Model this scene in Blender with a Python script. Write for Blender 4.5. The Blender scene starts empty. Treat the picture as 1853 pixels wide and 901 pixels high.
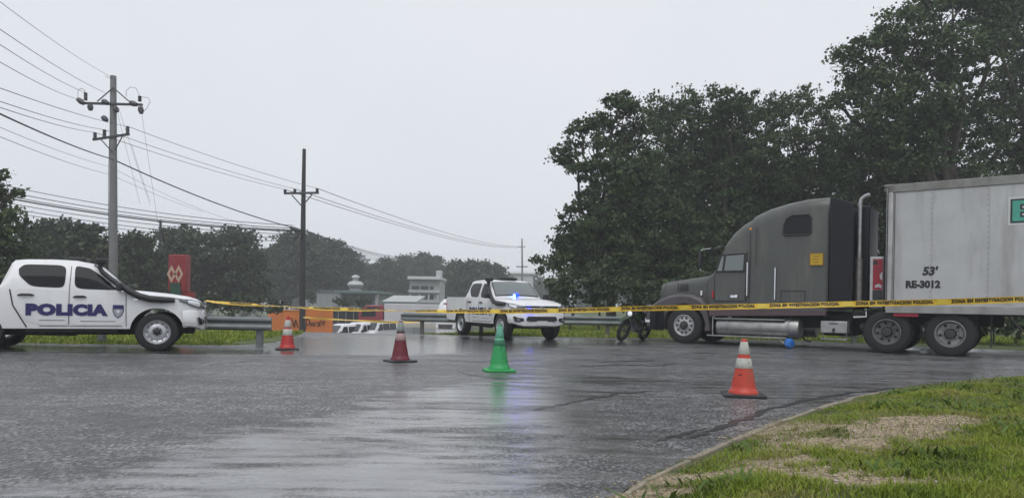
import bpy, bmesh, math, random
import numpy as np
from mathutils import Vector, Matrix
R = math.radians
HAZE = 0.0015
SC = bpy.context.scene
COL = SC.collection

# ------------------------------------------------------------------ camera
F, CX, HY, CAMH, ROLL = 1250.0, 926.5, 553.0, 1.0, R(1.0)
cam_d = bpy.data.cameras.new("camera")
cam = bpy.data.objects.new("camera", cam_d); COL.objects.link(cam)
cam.location = (0, 0, CAMH)
cam.rotation_euler = (math.pi / 2, -ROLL, 0)
cam_d.sensor_width = 36.0
cam_d.lens = 36.0 * F / 1853.0
cam_d.shift_y = (HY - 450.5) / 1853.0
cam_d.clip_start = 0.05
cam_d.clip_end = 3000
SC.camera = cam

# ------------------------------------------------------------------ sky, sun, exposure
SUN_EL, SUN_AZ = R(60), R(188)          # high behind the photographer, heavily diffused by the cloud deck
w = bpy.data.worlds.new("World"); SC.world = w; w.use_nodes = True
nt = w.node_tree; nt.nodes.clear()
wo = nt.nodes.new("ShaderNodeOutputWorld")
sky = nt.nodes.new("ShaderNodeTexSky"); sky.sky_type = 'NISHITA'; sky.sun_disc = False
sky.sun_elevation = SUN_EL; sky.sun_rotation = SUN_AZ
sky.air_density = 2.0; sky.dust_density = 6.0
hs = nt.nodes.new("ShaderNodeHueSaturation"); hs.inputs['Saturation'].default_value = 0.15
nt.links.new(sky.outputs[0], hs.inputs['Color'])
b1 = nt.nodes.new("ShaderNodeBackground"); b1.inputs[1].default_value = 0.06
nt.links.new(hs.outputs[0], b1.inputs[0])
b2 = nt.nodes.new("ShaderNodeBackground")             # the even grey cloud deck
tcw = nt.nodes.new("ShaderNodeTexCoord")
nzw = nt.nodes.new("ShaderNodeTexNoise"); nzw.inputs['Scale'].default_value = 1.6; nzw.inputs['Detail'].default_value = 4
nt.links.new(tcw.outputs['Generated'], nzw.inputs['Vector'])
crw = nt.nodes.new("ShaderNodeValToRGB")
crw.color_ramp.elements[0].position = 0.3; crw.color_ramp.elements[0].color = (0.665, 0.70, 0.765, 1)
crw.color_ramp.elements[1].position = 0.7; crw.color_ramp.elements[1].color = (0.725, 0.75, 0.80, 1)
nt.links.new(nzw.outputs['Fac'], crw.inputs[0]); nt.links.new(crw.outputs[0], b2.inputs[0])
b2.inputs[1].default_value = 1.23
mx = nt.nodes.new("ShaderNodeMixShader"); mx.inputs[0].default_value = 0.88
nt.links.new(b1.outputs[0], mx.inputs[1]); nt.links.new(b2.outputs[0], mx.inputs[2])
nt.links.new(mx.outputs[0], wo.inputs[0])
sd = bpy.data.lights.new("sun", 'SUN'); sd.energy = 1.35; sd.angle = R(50); sd.color = (1.0, 0.985, 0.96)
sun = bpy.data.objects.new("sun", sd); COL.objects.link(sun)
sdir = Vector((math.sin(SUN_AZ) * math.cos(SUN_EL), math.cos(SUN_AZ) * math.cos(SUN_EL), math.sin(SUN_EL)))
sun.rotation_euler = sdir.to_track_quat('Z', 'Y').to_euler()
vs = SC.view_settings
vs.view_transform = 'Standard'; vs.look = 'None'; vs.exposure = 0.0; vs.gamma = 1.0; vs.use_curve_mapping = False
SC.render.engine = 'CYCLES'
SC.cycles.use_denoising = True
SC.cycles.max_bounces = 6; SC.cycles.diffuse_bounces = 3; SC.cycles.glossy_bounces = 3
SC.cycles.transmission_bounces = 3; SC.cycles.volume_bounces = 1; SC.cycles.transparent_max_bounces = 6
SC.cycles.caustics_reflective = False; SC.cycles.caustics_refractive = False
SC.cycles.sample_clamp_indirect = 4.0

# ------------------------------------------------------------------ where things stand
_c, _s = math.cos(ROLL), math.sin(ROLL)
def W(px, py, Y):                       # the point Y metres ahead seen at that place of the photograph
    a, b = px - CX, py - HY
    x, y = a * _c + b * _s, b * _c - a * _s
    return Vector((x * Y / F, Y, CAMH - y * Y / F))
def G(px, py, z=0.0):                   # the point of the flat ground seen there
    a, b = px - CX, py - HY
    x, y = a * _c + b * _s, b * _c - a * _s
    Y = F * (CAMH - z) / y
    return Vector((x * Y / F, Y, z))
def gz(x, y):                           # ground height: flat junction, falling away to the low ground behind
    d = y - 23.0
    drop = 0.075 * (math.sqrt(d * d + 0.8) + d) / 2 - 0.004
    drop = max(0.0, min(drop, 3.6))
    k = max(0.0, min(1.0, (1.0 - x) / 5.0))
    return -drop * k

# ------------------------------------------------------------------ materials
MATS = {}
def mat(name, color, rough=0.6, metal=0.0, var=0.0, vscale=6.0, bump=0.0, bscale=60.0, spec=0.5, emit=None, estr=0.0,
        coat=0.0, dirt=None, dscale=1.2, damt=0.0):
    if name in MATS: return MATS[name]
    m = bpy.data.materials.new(name); m.use_nodes = True
    n, l = m.node_tree.nodes, m.node_tree.links
    p = n["Principled BSDF"]
    p.inputs['Roughness'].default_value = rough; p.inputs['Metallic'].default_value = metal
    p.inputs['Specular IOR Level'].default_value = spec
    p.inputs['Coat Weight'].default_value = coat; p.inputs['Coat Roughness'].default_value = 0.06
    col = (*color, 1.0)
    p.inputs['Base Color'].default_value = col
    if var > 0 or bump > 0 or damt > 0:
        tc = n.new("ShaderNodeTexCoord")
    last = None
    if var > 0:
        nz = n.new("ShaderNodeTexNoise"); nz.inputs['Scale'].default_value = vscale; nz.inputs['Detail'].default_value = 6
        l.new(tc.outputs['Object'], nz.inputs['Vector'])
        cr = n.new("ShaderNodeValToRGB")
        cr.color_ramp.elements[0].position = 0.3; cr.color_ramp.elements[1].position = 0.72
        cr.color_ramp.elements[0].color = (*[c * (1 - var) for c in color], 1)
        cr.color_ramp.elements[1].color = (*[min(1, c * (1 + var * 0.6)) for c in color], 1)
        l.new(nz.outputs['Fac'], cr.inputs[0]); l.new(cr.outputs[0], p.inputs['Base Color']); last = cr.outputs[0]
    if damt > 0:
        mp = n.new("ShaderNodeMapping"); mp.inputs['Scale'].default_value = (4, 4, 0.6)
        nz2 = n.new("ShaderNodeTexNoise"); nz2.inputs['Scale'].default_value = dscale; nz2.inputs['Detail'].default_value = 8
        nz2.inputs['Roughness'].default_value = 0.65
        l.new(tc.outputs['Object'], mp.inputs[0]); l.new(mp.outputs[0], nz2.inputs['Vector'])
        cr2 = n.new("ShaderNodeValToRGB")
        cr2.color_ramp.elements[0].position = 0.5; cr2.color_ramp.elements[1].position = 0.75
        cr2.color_ramp.elements[1].color = (damt, damt, damt, 1); cr2.color_ramp.elements[0].color = (0, 0, 0, 1)
        l.new(nz2.outputs['Fac'], cr2.inputs[0])
        mm = n.new("ShaderNodeMix"); mm.data_type = 'RGBA'
        l.new(cr2.outputs[0], mm.inputs[0])
        mm.inputs[6].default_value = col; mm.inputs[7].default_value = (*dirt, 1)
        if last: l.new(last, mm.inputs[6])
        l.new(mm.outputs[2], p.inputs['Base Color'])
    if bump > 0:
        nb = n.new("ShaderNodeTexNoise"); nb.inputs['Scale'].default_value = bscale; nb.inputs['Detail'].default_value = 4
        l.new(tc.outputs['Object'], nb.inputs['Vector'])
        bp = n.new("ShaderNodeBump"); bp.inputs['Strength'].default_value = bump; bp.inputs['Distance'].default_value = 0.02
        l.new(nb.outputs['Fac'], bp.inputs['Height']); l.new(bp.outputs[0], p.inputs['Normal'])
    if emit:
        p.inputs['Emission Color'].default_value = (*emit, 1); p.inputs['Emission Strength'].default_value = estr
    MATS[name] = m
    return m

WHITE = mat("white_paint", (0.74, 0.745, 0.76), 0.28, var=0.05, vscale=2.5, coat=0.5, dirt=(0.35, 0.33, 0.30), damt=0.25, dscale=1.0)
GLASS = mat("tinted_glass", (0.012, 0.014, 0.017), 0.05, spec=0.2)
SCREEN = mat("windscreen_glass", (0.11, 0.13, 0.128), 0.05, spec=0.9, coat=1.0)
BLACK = mat("black_plastic", (0.018, 0.018, 0.02), 0.45)
DARK = mat("underbody_black", (0.012, 0.012, 0.013), 0.8)
RUBBER = mat("tyre_rubber", (0.012, 0.012, 0.013), 0.7, var=0.25, vscale=9, bump=0.2)
SEAM = mat("panel_gap", (0.03, 0.03, 0.035), 0.8)
SILVER = mat("silver_steel", (0.52, 0.53, 0.55), 0.35, 0.6, var=0.2, vscale=12)
STEEL = mat("dark_steel", (0.10, 0.10, 0.105), 0.5, 0.6, var=0.3)
CHROME = mat("chrome", (0.75, 0.76, 0.78), 0.15, 1.0)
LENS = mat("lamp_lens", (0.80, 0.82, 0.85), 0.08, coat=1.0)
LAMPDARK = mat("lamp_housing", (0.16, 0.17, 0.18), 0.2, 0.5)
NAVY = mat("navy_lettering", (0.018, 0.016, 0.11), 0.4)
GREYBADGE = mat("grey_badge", (0.33, 0.35, 0.37), 0.4)
REDLENS = mat("red_lens", (0.45, 0.015, 0.03), 0.2)
AMBER = mat("amber_lens", (0.8, 0.3, 0.03), 0.2)
PLATE = mat("plate_white", (0.55, 0.56, 0.56), 0.5)
BLUELIT = mat("blue_lamp_lit", (0.02, 0.06, 0.8), 0.3, emit=(0.0, 0.003, 1.0), estr=34.0)
STROBE = mat("blue_strobe_lit", (0.02, 0.06, 0.8), 0.3, emit=(0.0, 0.02, 1.0), estr=16.0)
BLUECORE = mat("blue_lamp_core", (0.3, 0.5, 0.9), 0.3, emit=(0.08, 0.25, 1.0), estr=16.0)

# ------------------------------------------------------------------ mesh helpers
class MB:
    def __init__(s): s.v, s.f, s.m = [], [], []
    def add(s, verts, faces, mi=0):
        o = len(s.v); s.v += [tuple(p) for p in verts]
        for f in faces: s.f.append(tuple(i + o for i in f)); s.m.append(mi)
        return s
    def box(s, c, d, mi=0, M=None):
        x, y, z = d[0] / 2, d[1] / 2, d[2] / 2
        vs_ = [Vector((a * x, b * y, e * z)) for a in (-1, 1) for b in (-1, 1) for e in (-1, 1)]
        if M is not None: vs_ = [M @ p for p in vs_]
        vs_ = [p + Vector(c) for p in vs_]
        return s.add(vs_, [(0, 1, 3, 2), (4, 6, 7, 5), (0, 4, 5, 1), (2, 3, 7, 6), (0, 2, 6, 4), (1, 5, 7, 3)], mi)
    def loft(s, rings, caps=True, closed=True, mi=0, loop=False):
        n = len(rings[0]); vs_, fs = [], []
        for r in rings: vs_ += list(r)
        m = len(rings)
        for i in range(m if loop else m - 1):
            j2 = (i + 1) % m
            for j in range(n if closed else n - 1):
                k = (j + 1) % n
                fs.append((i * n + j, i * n + k, j2 * n + k, j2 * n + j))
        if caps and not loop:
            fs.append(tuple(reversed(range(n)))); fs.append(tuple((m - 1) * n + j for j in range(n)))
        return s.add(vs_, fs, mi)
    def tube(s, pts, r, n=8, mi=0, caps=True):
        pts = [Vector(p) for p in pts]; rings = []
        rr = r if isinstance(r, (list, tuple)) else [r] * len(pts)
        up = Vector((0.13, 0.21, 1)).normalized()
        for i, p in enumerate(pts):
            t = (pts[min(i + 1, len(pts) - 1)] - pts[max(i - 1, 0)]).normalized()
            a = t.cross(up)
            if a.length < 1e-3: a = t.cross(Vector((1, 0, 0)))
            a.normalize(); b = t.cross(a)
            rings.append([p + (a * math.cos(2 * math.pi * k / n) + b * math.sin(2 * math.pi * k / n)) * rr[i] for k in range(n)])
        return s.loft(rings, caps, True, mi)
    def lathe(s, prof, n=24, mi=0, M=None, caps=False):     # profile (radius, height) round the z axis
        rings = []
        for r, z in prof:
            ring = [Vector((r * math.cos(2 * math.pi * k / n), r * math.sin(2 * math.pi * k / n), z)) for k in range(n)]
            rings.append([M @ p for p in ring] if M is not None else ring)
        return s.loft(rings, caps, True, mi)
    def prism(s, poly, h0, h1, axis='y', mi=0):              # polygon given in the two other axes, extruded along axis
        def P(a, b, h): return (a, h, b) if axis == 'y' else ((a, b, h) if axis == 'z' else (h, a, b))
        n = len(poly)
        vs_ = [P(a, b, h0) for a, b in poly] + [P(a, b, h1) for a, b in poly]
        fs = [tuple(range(n)), tuple(reversed(range(n, 2 * n)))]
        fs += [(i, i + n, (i + 1) % n + n, (i + 1) % n) for i in range(n)]
        return s.add(vs_, fs, mi)
    def build(s, name, mats, parent=None, loc=None, smooth=35, bevel=0.0):
        me = bpy.data.meshes.new(name)
        me.from_pydata(s.v, [], s.f)
        if not isinstance(mats, (list, tuple)): mats = [mats]
        for m in mats: me.materials.append(m)
        if len(mats) > 1: me.polygons.foreach_set("material_index", s.m)
        bm = bmesh.new(); bm.from_mesh(me); bmesh.ops.recalc_face_normals(bm, faces=bm.faces); bm.to_mesh(me); bm.free()
        if smooth:
            me.polygons.foreach_set("use_smooth", [True] * len(me.polygons)); me.set_sharp_from_angle(angle=R(smooth))
        me.update()
        o = bpy.data.objects.new(name, me); COL.objects.link(o)
        if parent is not None: o.parent = parent
        if loc is not None: o.location = loc
        if bevel > 0:
            b = o.modifiers.new("bevel", 'BEVEL'); b.width = bevel; b.segments = 2; b.limit_method = 'ANGLE'
        return o

def tag(o, label, cat, group=None):
    o["label"] = label; o["category"] = cat
    if group: o["group"] = group
    return o
def thing(name, label, cat, loc=(0, 0, 0), rz=0.0, group=None):
    o = bpy.data.objects.new(name, None); COL.objects.link(o)
    o.empty_display_size = 0.2
    o.location = loc; o.rotation_euler = (0, 0, rz)
    return tag(o, label, cat, group)
def struct(o): o["kind"] = "structure"; return o
def stuff(o): o["kind"] = "stuff"; return o
def copy_tree(o, parent=None):
    c = o.copy(); COL.objects.link(c)
    if parent is not None: c.parent = parent
    for ch in [x for x in bpy.data.objects if x.parent == o]: copy_tree(ch, c)
    return c
def cut(o, cutters):
    for c in cutters:
        md = o.modifiers.new("cut", 'BOOLEAN'); md.operation = 'DIFFERENCE'; md.object = c; md.solver = 'EXACT'
        md.material_mode = 'TRANSFER'
    bpy.context.view_layer.update()
    dg = bpy.context.evaluated_depsgraph_get()
    me = bpy.data.meshes.new_from_object(o.evaluated_get(dg))
    o.modifiers.clear(); o.data = me
    me.polygons.foreach_set("use_smooth", [True] * len(me.polygons)); me.set_sharp_from_angle(angle=R(32))
    for c in cutters: bpy.data.objects.remove(c)
    return o
def text_geo(body, size=1.0, bold=0.0, sx=1.0, shear=0.0, space=1.0):   # lettering as flat outlines from the built-in typeface
    cu = bpy.data.curves.new("lettering", 'FONT'); cu.body = body; cu.size = size; cu.offset = bold; cu.shear = shear
    cu.resolution_u = 3; cu.space_character = space
    ob = bpy.data.objects.new("lettering", cu); COL.objects.link(ob)
    bpy.context.view_layer.update()
    me = bpy.data.meshes.new_from_object(ob.evaluated_get(bpy.context.evaluated_depsgraph_get()))
    vs_ = [(v.co.x * sx, v.co.y) for v in me.vertices]; fs = [tuple(p.vertices) for p in me.polygons]
    bpy.data.objects.remove(ob); bpy.data.curves.remove(cu); bpy.data.meshes.remove(me)
    x0 = min(v[0] for v in vs_); x1 = max(v[0] for v in vs_); y0 = min(v[1] for v in vs_)
    vs_ = [(v[0] - x0, v[1] - y0) for v in vs_]
    return vs_, fs, x1 - x0, max(v[1] for v in vs_)
def np_mesh(name, V, FQ, mats, parent=None, mi=None):         # big meshes straight from arrays; FQ is (n, k) of equal faces
    me = bpy.data.meshes.new(name)
    V = np.asarray(V, np.float32); FQ = np.asarray(FQ, np.int32); k = FQ.shape[1]
    me.vertices.add(len(V)); me.vertices.foreach_set("co", V.ravel())
    me.loops.add(FQ.size); me.loops.foreach_set("vertex_index", FQ.ravel())
    me.polygons.add(len(FQ)); me.polygons.foreach_set("loop_start", np.arange(0, FQ.size, k, dtype=np.int32))
    me.update(calc_edges=True)
    for m in (mats if isinstance(mats, (list, tuple)) else [mats]): me.materials.append(m)
    if mi is not None: me.polygons.foreach_set("material_index", np.asarray(mi, np.int32))
    o = bpy.data.objects.new(name, me); COL.objects.link(o)
    if parent is not None: o.parent = parent
    return o

# ------------------------------------------------------------------ ground, road
def leafy_ground():
    m = bpy.data.materials.new("meadow"); m.use_nodes = True
    n, l = m.node_tree.nodes, m.node_tree.links; p = n["Principled BSDF"]; p.inputs['Roughness'].default_value = 0.9
    g = n.new("ShaderNodeNewGeometry")
    a = n.new("ShaderNodeTexNoise"); a.inputs['Scale'].default_value = 1.3; a.inputs['Detail'].default_value = 8
    l.new(g.outputs['Position'], a.inputs['Vector'])
    c = n.new("ShaderNodeValToRGB"); c.color_ramp.elements[0].position = 0.35; c.color_ramp.elements[1].position = 0.68
    c.color_ramp.elements[0].color = (0.035, 0.055, 0.014, 1); c.color_ramp.elements[1].color = (0.10, 0.13, 0.03, 1)
    l.new(a.outputs['Fac'], c.inputs[0]); l.new(c.outputs[0], p.inputs['Base Color'])
    b = n.new("ShaderNodeBump"); b.inputs['Strength'].default_value = 0.6; b.inputs['Distance'].default_value = 0.05
    a2 = n.new("ShaderNodeTexNoise"); a2.inputs['Scale'].default_value = 25
    l.new(g.outputs['Position'], a2.inputs['Vector']); l.new(a2.outputs['Fac'], b.inputs['Height']); l.new(b.outputs[0], p.inputs['Normal'])
    return m
MEADOW = leafy_ground()
xs = np.unique(np.concatenate([np.linspace(-400, -60, 23), np.linspace(-60, 60, 81), np.linspace(60, 400, 23)]))
ys = np.unique(np.concatenate([np.linspace(-24, 20, 15), np.linspace(20, 90, 71), np.linspace(90, 420, 35)]))
V = [(x, y, gz(x, y) - 0.03) for y in ys for x in xs]
nx = len(xs)
FQ = [(j * nx + i, j * nx + i + 1, (j + 1) * nx + i + 1, (j + 1) * nx + i) for j in range(len(ys) - 1) for i in range(nx - 1)]
struct(np_mesh("ground", V, FQ, MEADOW))

def asphalt():
    m = bpy.data.materials.new("wet_asphalt"); m.use_nodes = True
    n, l = m.node_tree.nodes, m.node_tree.links; p = n["Principled BSDF"]
    g = n.new("ShaderNodeNewGeometry"); pos = g.outputs['Position']
    def noise(scale, detail=4, rough=0.5, stretch=None):
        q = n.new("ShaderNodeTexNoise"); q.inputs['Scale'].default_value = scale; q.inputs['Detail'].default_value = detail
        q.inputs['Roughness'].default_value = rough
        if stretch:
            mp = n.new("ShaderNodeMapping"); mp.inputs['Scale'].default_value = stretch; mp.inputs['Rotation'].default_value = (0, 0, R(-12))
            l.new(pos, mp.inputs[0]); l.new(mp.outputs[0], q.inputs['Vector'])
        else: l.new(pos, q.inputs['Vector'])
        return q.outputs['Fac']
    def mth(op, a, b=None, clamp=False):
        q = n.new("ShaderNodeMath"); q.operation = op; q.use_clamp = clamp
        for i, v in enumerate((a, b)):
            if v is None: continue
            if isinstance(v, (int, float)): q.inputs[i].default_value = v
            else: l.new(v, q.inputs[i])
        return q.outputs[0]
    def ramp(v, a, b, c0=0.0, c1=1.0):
        q = n.new("ShaderNodeMapRange"); q.interpolation_type = 'SMOOTHSTEP'
        q.inputs['From Min'].default_value = a; q.inputs['From Max'].default_value = b
        q.inputs['To Min'].default_value = c0; q.inputs['To Max'].default_value = c1
        l.new(v, q.inputs['Value']); return q.outputs[0]
    sep = n.new("ShaderNodeSeparateXYZ"); l.new(pos, sep.inputs[0])
    def pool(cx, cy, rx, ry, amt):          # standing water lies in shallow dips of the road
        dx = mth('DIVIDE', mth('SUBTRACT', sep.outputs[0], cx), rx); dy = mth('DIVIDE', mth('SUBTRACT', sep.outputs[1], cy), ry)
        d = mth('ADD', mth('MULTIPLY', dx, dx), mth('MULTIPLY', dy, dy))
        return ramp(d, 0.1, 1.3, amt, 0.0)
    lvl = mth('ADD', noise(0.55, 5, 0.6, (0.6, 1.3, 1)), mth('MULTIPLY', mth('SUBTRACT', noise(3.2, 4, 0.6, (0.35, 1.6, 1)), 0.5), 0.75))
    strk = mth('MULTIPLY', mth('SUBTRACT', noise(2.2, 5, 0.65, (0.30, 2.6, 1)), 0.5), pool(3.2, 10.5, 5.0, 4.5, 2.6))
    lvl = mth('ADD', lvl, strk)
    # the worn wheel lane: closed and smooth to the right of a diagonal joint, open coarse surfacing to its left
    dl = mth('SUBTRACT', mth('MULTIPLY', mth('ADD', sep.outputs[0], 2.8), 0.935), mth('MULTIPLY', mth('SUBTRACT', sep.outputs[1], 4.0), 0.354))
    dl = mth('ADD', dl, mth('MULTIPLY', mth('SUBTRACT', noise(1.6, 5, 0.65, (0.5, 1.2, 1)), 0.5), 1.6))
    lvl = mth('ADD', lvl, mth('MULTIPLY', ramp(dl, -0.75, 0.85, -0.28, 0.15), ramp(mth("ADD", sep.outputs[1], mth("MULTIPLY", noise(0.7, 4, 0.6), 5.0)), 11.5, 18.0, 1.0, 0.0)))
    for q in POOLS: lvl = mth('ADD', lvl, pool(*q))
    wet = ramp(lvl, 0.44, 0.74)
    # colour: worn bitumen with pale stone flecks and darker patches
    base = n.new("ShaderNodeMix"); base.data_type = 'RGBA'
    l.new(ramp(mth('ADD', mth('MULTIPLY', noise(0.8, 6, 0.62, (0.6, 1.2, 1)), 0.6), mth('MULTIPLY', noise(3.4, 5, 0.6, (0.5, 1.4, 1)), 0.4)), 0.38, 0.62), base.inputs[0])
    base.inputs[6].default_value = (0.058, 0.058, 0.062, 1); base.inputs[7].default_value = (0.17, 0.17, 0.175, 1)
    fl = n.new("ShaderNodeMix"); fl.data_type = 'RGBA'
    vor = n.new("ShaderNodeTexVoronoi"); vor.inputs['Scale'].default_value = 42.0; l.new(pos, vor.inputs['Vector'])
    l.new(mth('MULTIPLY', ramp(vor.outputs['Distance'], 0.30, 0.12), mth('SUBTRACT', 0.9, mth('MULTIPLY', wet, 0.7))), fl.inputs[0])
    l.new(base.outputs[2], fl.inputs[6]); fl.inputs[7].default_value = (0.20, 0.20, 0.205, 1)
    # coarse rain-washed chippings: pale worn stone tops, dark wet hollows between them
    spk = ramp(mth('ADD', noise(38, 4, 0.7, (1.0, 0.55, 1)), mth('MULTIPLY', mth('SUBTRACT', noise(9, 3, 0.6, (0.9, 0.6, 1)), 0.5), 0.30)), 0.44, 0.64)
    dry = mth('SUBTRACT', 1.0, mth('MULTIPLY', wet, 0.80))
    sp = n.new("ShaderNodeMix"); sp.data_type = 'RGBA'; sp.blend_type = 'MULTIPLY'
    l.new(dry, sp.inputs[0]); l.new(fl.outputs[2], sp.inputs[6])
    fc = n.new("ShaderNodeValToRGB"); fc.color_ramp.elements[0].color = (0.22, 0.22, 0.22, 1); fc.color_ramp.elements[1].color = (2.5, 2.5, 2.5, 1)
    l.new(spk, fc.inputs[0]); l.new(fc.outputs[0], sp.inputs[7])
    l.new(sp.outputs[2], p.inputs['Base Color'])
    l.new(mth('ADD', ramp(wet, 0.0, 1.0, 0.30, 0.07), mth('ADD', mth('MULTIPLY', mth('MULTIPLY', spk, dry), 0.14), mth('MULTIPLY', noise(7, 3), 0.06))), p.inputs['Roughness'])
    # the rain film over everything, a little rough from the drops, mirror-calm where water stands
    l.new(ramp(mth('ADD', mth('MULTIPLY', noise(1.1, 5, 0.65, (0.5, 1.5, 1)), 0.65), mth('MULTIPLY', wet, 0.50)), 0.28, 0.78, 0.10, 0.80), p.inputs['Coat Weight'])
    l.new(ramp(wet, 0.0, 1.0, 0.24, 0.11), p.inputs['Coat Roughness']); p.inputs['Coat IOR'].default_value = 1.6
    b3_ = n.new("ShaderNodeBump"); b3_.inputs['Distance'].default_value = 0.02; b3_.inputs['Strength'].default_value = 0.20
    l.new(mth('ADD', noise(13, 4, 0.65, (0.8, 1.3, 1)), mth('MULTIPLY', noise(60, 3, 0.6), 0.3)), b3_.inputs['Height']); l.new(b3_.outputs[0], p.inputs['Coat Normal'])
    p.inputs['IOR'].default_value = 1.7
    # relief: chippings standing out of the water film, long shallow ripples on it
    chip = mth('ADD', mth('MULTIPLY', vor.outputs['Distance'], -0.5), mth('MULTIPLY', noise(24, 5, 0.7), 1.9))
    b1_ = n.new("ShaderNodeBump"); b1_.inputs['Distance'].default_value = 0.03
    l.new(ramp(wet, 0.0, 1.0, 1.0, 0.10), b1_.inputs['Strength']); l.new(chip, b1_.inputs['Height'])
    b2_ = n.new("ShaderNodeBump"); b2_.inputs['Distance'].default_value = 0.03; l.new(ramp(wet, 0.0, 1.0, 0.30, 0.14), b2_.inputs['Strength'])
    l.new(noise(5.0, 4, 0.6, (0.6, 1.6, 1)), b2_.inputs['Height'])
    l.new(b1_.outputs[0], b2_.inputs['Normal']); l.new(b2_.outputs[0], p.inputs['Normal'])
    return m
POOLS = [(-8.8, 13.6, 6.5, 0.9, 0.5), (-2.6, 17.5, 4.2, 4.2, 0.45), (3.4, 11.5, 3.2, 2.4, -0.34), (0.8, 20, 5, 2.0, 0.25), (2.0, 6.6, 1.3, 2.6, -0.36)]
ASPHALT = asphalt()
edge_px = [(1110, 901), (1150, 874), (1200, 850), (1290, 810), (1400, 766), (1480, 738), (1550, 720), (1620, 706), (1700, 695), (1780, 687), (1853, 682)]
EDGE = [G(*q) for q in edge_px]
EDGE = [Vector((-2.2, -4, 0)), Vector((-1.2, -0.5, 0)), Vector((-0.35, 1.6, 0)), Vector((0.1, 2.7, 0))] + EDGE + \
       [Vector((10.4, 11.5, 0)), Vector((12.8, 10.9, 0)), Vector((15.5, 9.2, 0)), Vector((24, 3.0, 0)), Vector((40, -8, 0))]
back = [(-60, 14.9), (-25, 14.9), (-12, 15.0), (-8, 15.2), (-6.2, 15.7), (-5.8, 16.6), (-6.0, 18.5), (-6.5, 21.3), (-6.9, 23.0)]
back2 = [(-3.3, 23.0), (-2.5, 22.85), (-1.0, 22.7), (3, 22.8), (7, 23.4), (9.8, 22.6), (14.2, 19.2), (20, 14.6), (30, 7.2), (60, -15)]
poly = [Vector((x, y, 0)) for x, y in back + back2] + [Vector((60, -30, 0)), Vector((40, -8, 0))] + list(reversed(EDGE))[1:] + [Vector((-60, -6, 0))]
mb = MB()
mb.add([(p.x, p.y, 0) for p in poly], [tuple(range(len(poly)))])
LB = [(-6.9, 23.0), (-7.05, 24), (-7.2, 25.2), (-7.7, 28), (-8.6, 33), (-10.5, 41), (-14, 52), (-20, 66), (-34, 84), (-80, 110)]
RB = [(-3.3, 23.0), (-3.1, 24), (-2.9, 25.2), (-2.4, 28), (-2.2, 33), (-3.0, 41), (-5.5, 52), (-10, 66), (-20, 84), (-60, 118)]
vs_, fs = [], []
for (ax, ay), (bx, by) in zip(LB, RB):
    for t in (0, 0.33, 0.66, 1):
        x, y = ax + (bx - ax) * t, ay + (by - ay) * t; vs_.append((x, y, gz(x, y)))
for i in range(len(LB) - 1):
    for j in range(3): fs.append((i * 4 + j, i * 4 + j + 1, i * 4 + j + 5, i * 4 + j + 4))
mb.add(vs_, fs)
o = mb.build("road", ASPHALT, smooth=0)
bm = bmesh.new(); bm.from_mesh(o.data); bmesh.ops.triangulate(bm, faces=[f for f in bm.faces if len(f.verts) > 4])
for f in bm.faces:
    if f.normal.z < 0: f.normal_flip()
bm.to_mesh(o.data); bm.free(); struct(o)
# low ground car park where the vans stand
mb = MB(); mb.add([(-26, 50, -2.0)], [])
vs_, fs = [], []
for j in range(9):
    for i in range(9):
        x, y = -24 + i * 4.0, 56 + j * 5; vs_.append((x, y, gz(x, y) + 0.012))
for j in range(8):
    for i in range(8): fs.append((j * 9 + i, j * 9 + i + 1, j * 9 + i + 10, j * 9 + i + 9))
mb = MB(); mb.add(vs_, fs)
struct(mb.build("parking_yard", mat("yard_tarmac", (0.07, 0.07, 0.075), 0.35, var=0.3, vscale=0.6), smooth=0))

# old seam of the surface running along the verge
def offset_path(pts, d):
    out = []
    for i, p in enumerate(pts):
        t = (pts[min(i + 1, len(pts) - 1)] - pts[max(i - 1, 0)]).normalized()
        out.append(p + Vector((-t.y, t.x, 0)) * d)
    return out
rnd = random.Random(3)
seam = [G(*q, 0.0) for q in [(1250, 792), (1330, 764), (1395, 740), (1450, 726), (1530, 712), (1600, 704), (1680, 695), (1760, 688), (1853, 684)]]
mb = MB(); ring = []
fine = []
for a, b in zip(seam[:-1], seam[1:]):
    for k in range(8): fine.append(a.lerp(b, k / 8))
for i, p in enumerate(fine):
    t = (fine[min(i + 1, len(fine) - 1)] - fine[max(i - 1, 0)]).normalized(); nrm = Vector((-t.y, t.x, 0))
    wv = 0.018 + 0.03 * rnd.random(); j = nrm * (rnd.random() - 0.5) * 0.06
    ring.append([p + nrm * wv + j + Vector((0, 0, .004)), p - nrm * wv + j + Vector((0, 0, .004))])
mb.loft(ring, caps=False, closed=False)
struct(mb.build("road_seam", mat("tar_seam_and_streak", (0.012, 0.012, 0.013), 0.3, bump=0.4, bscale=30), smooth=0))

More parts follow.
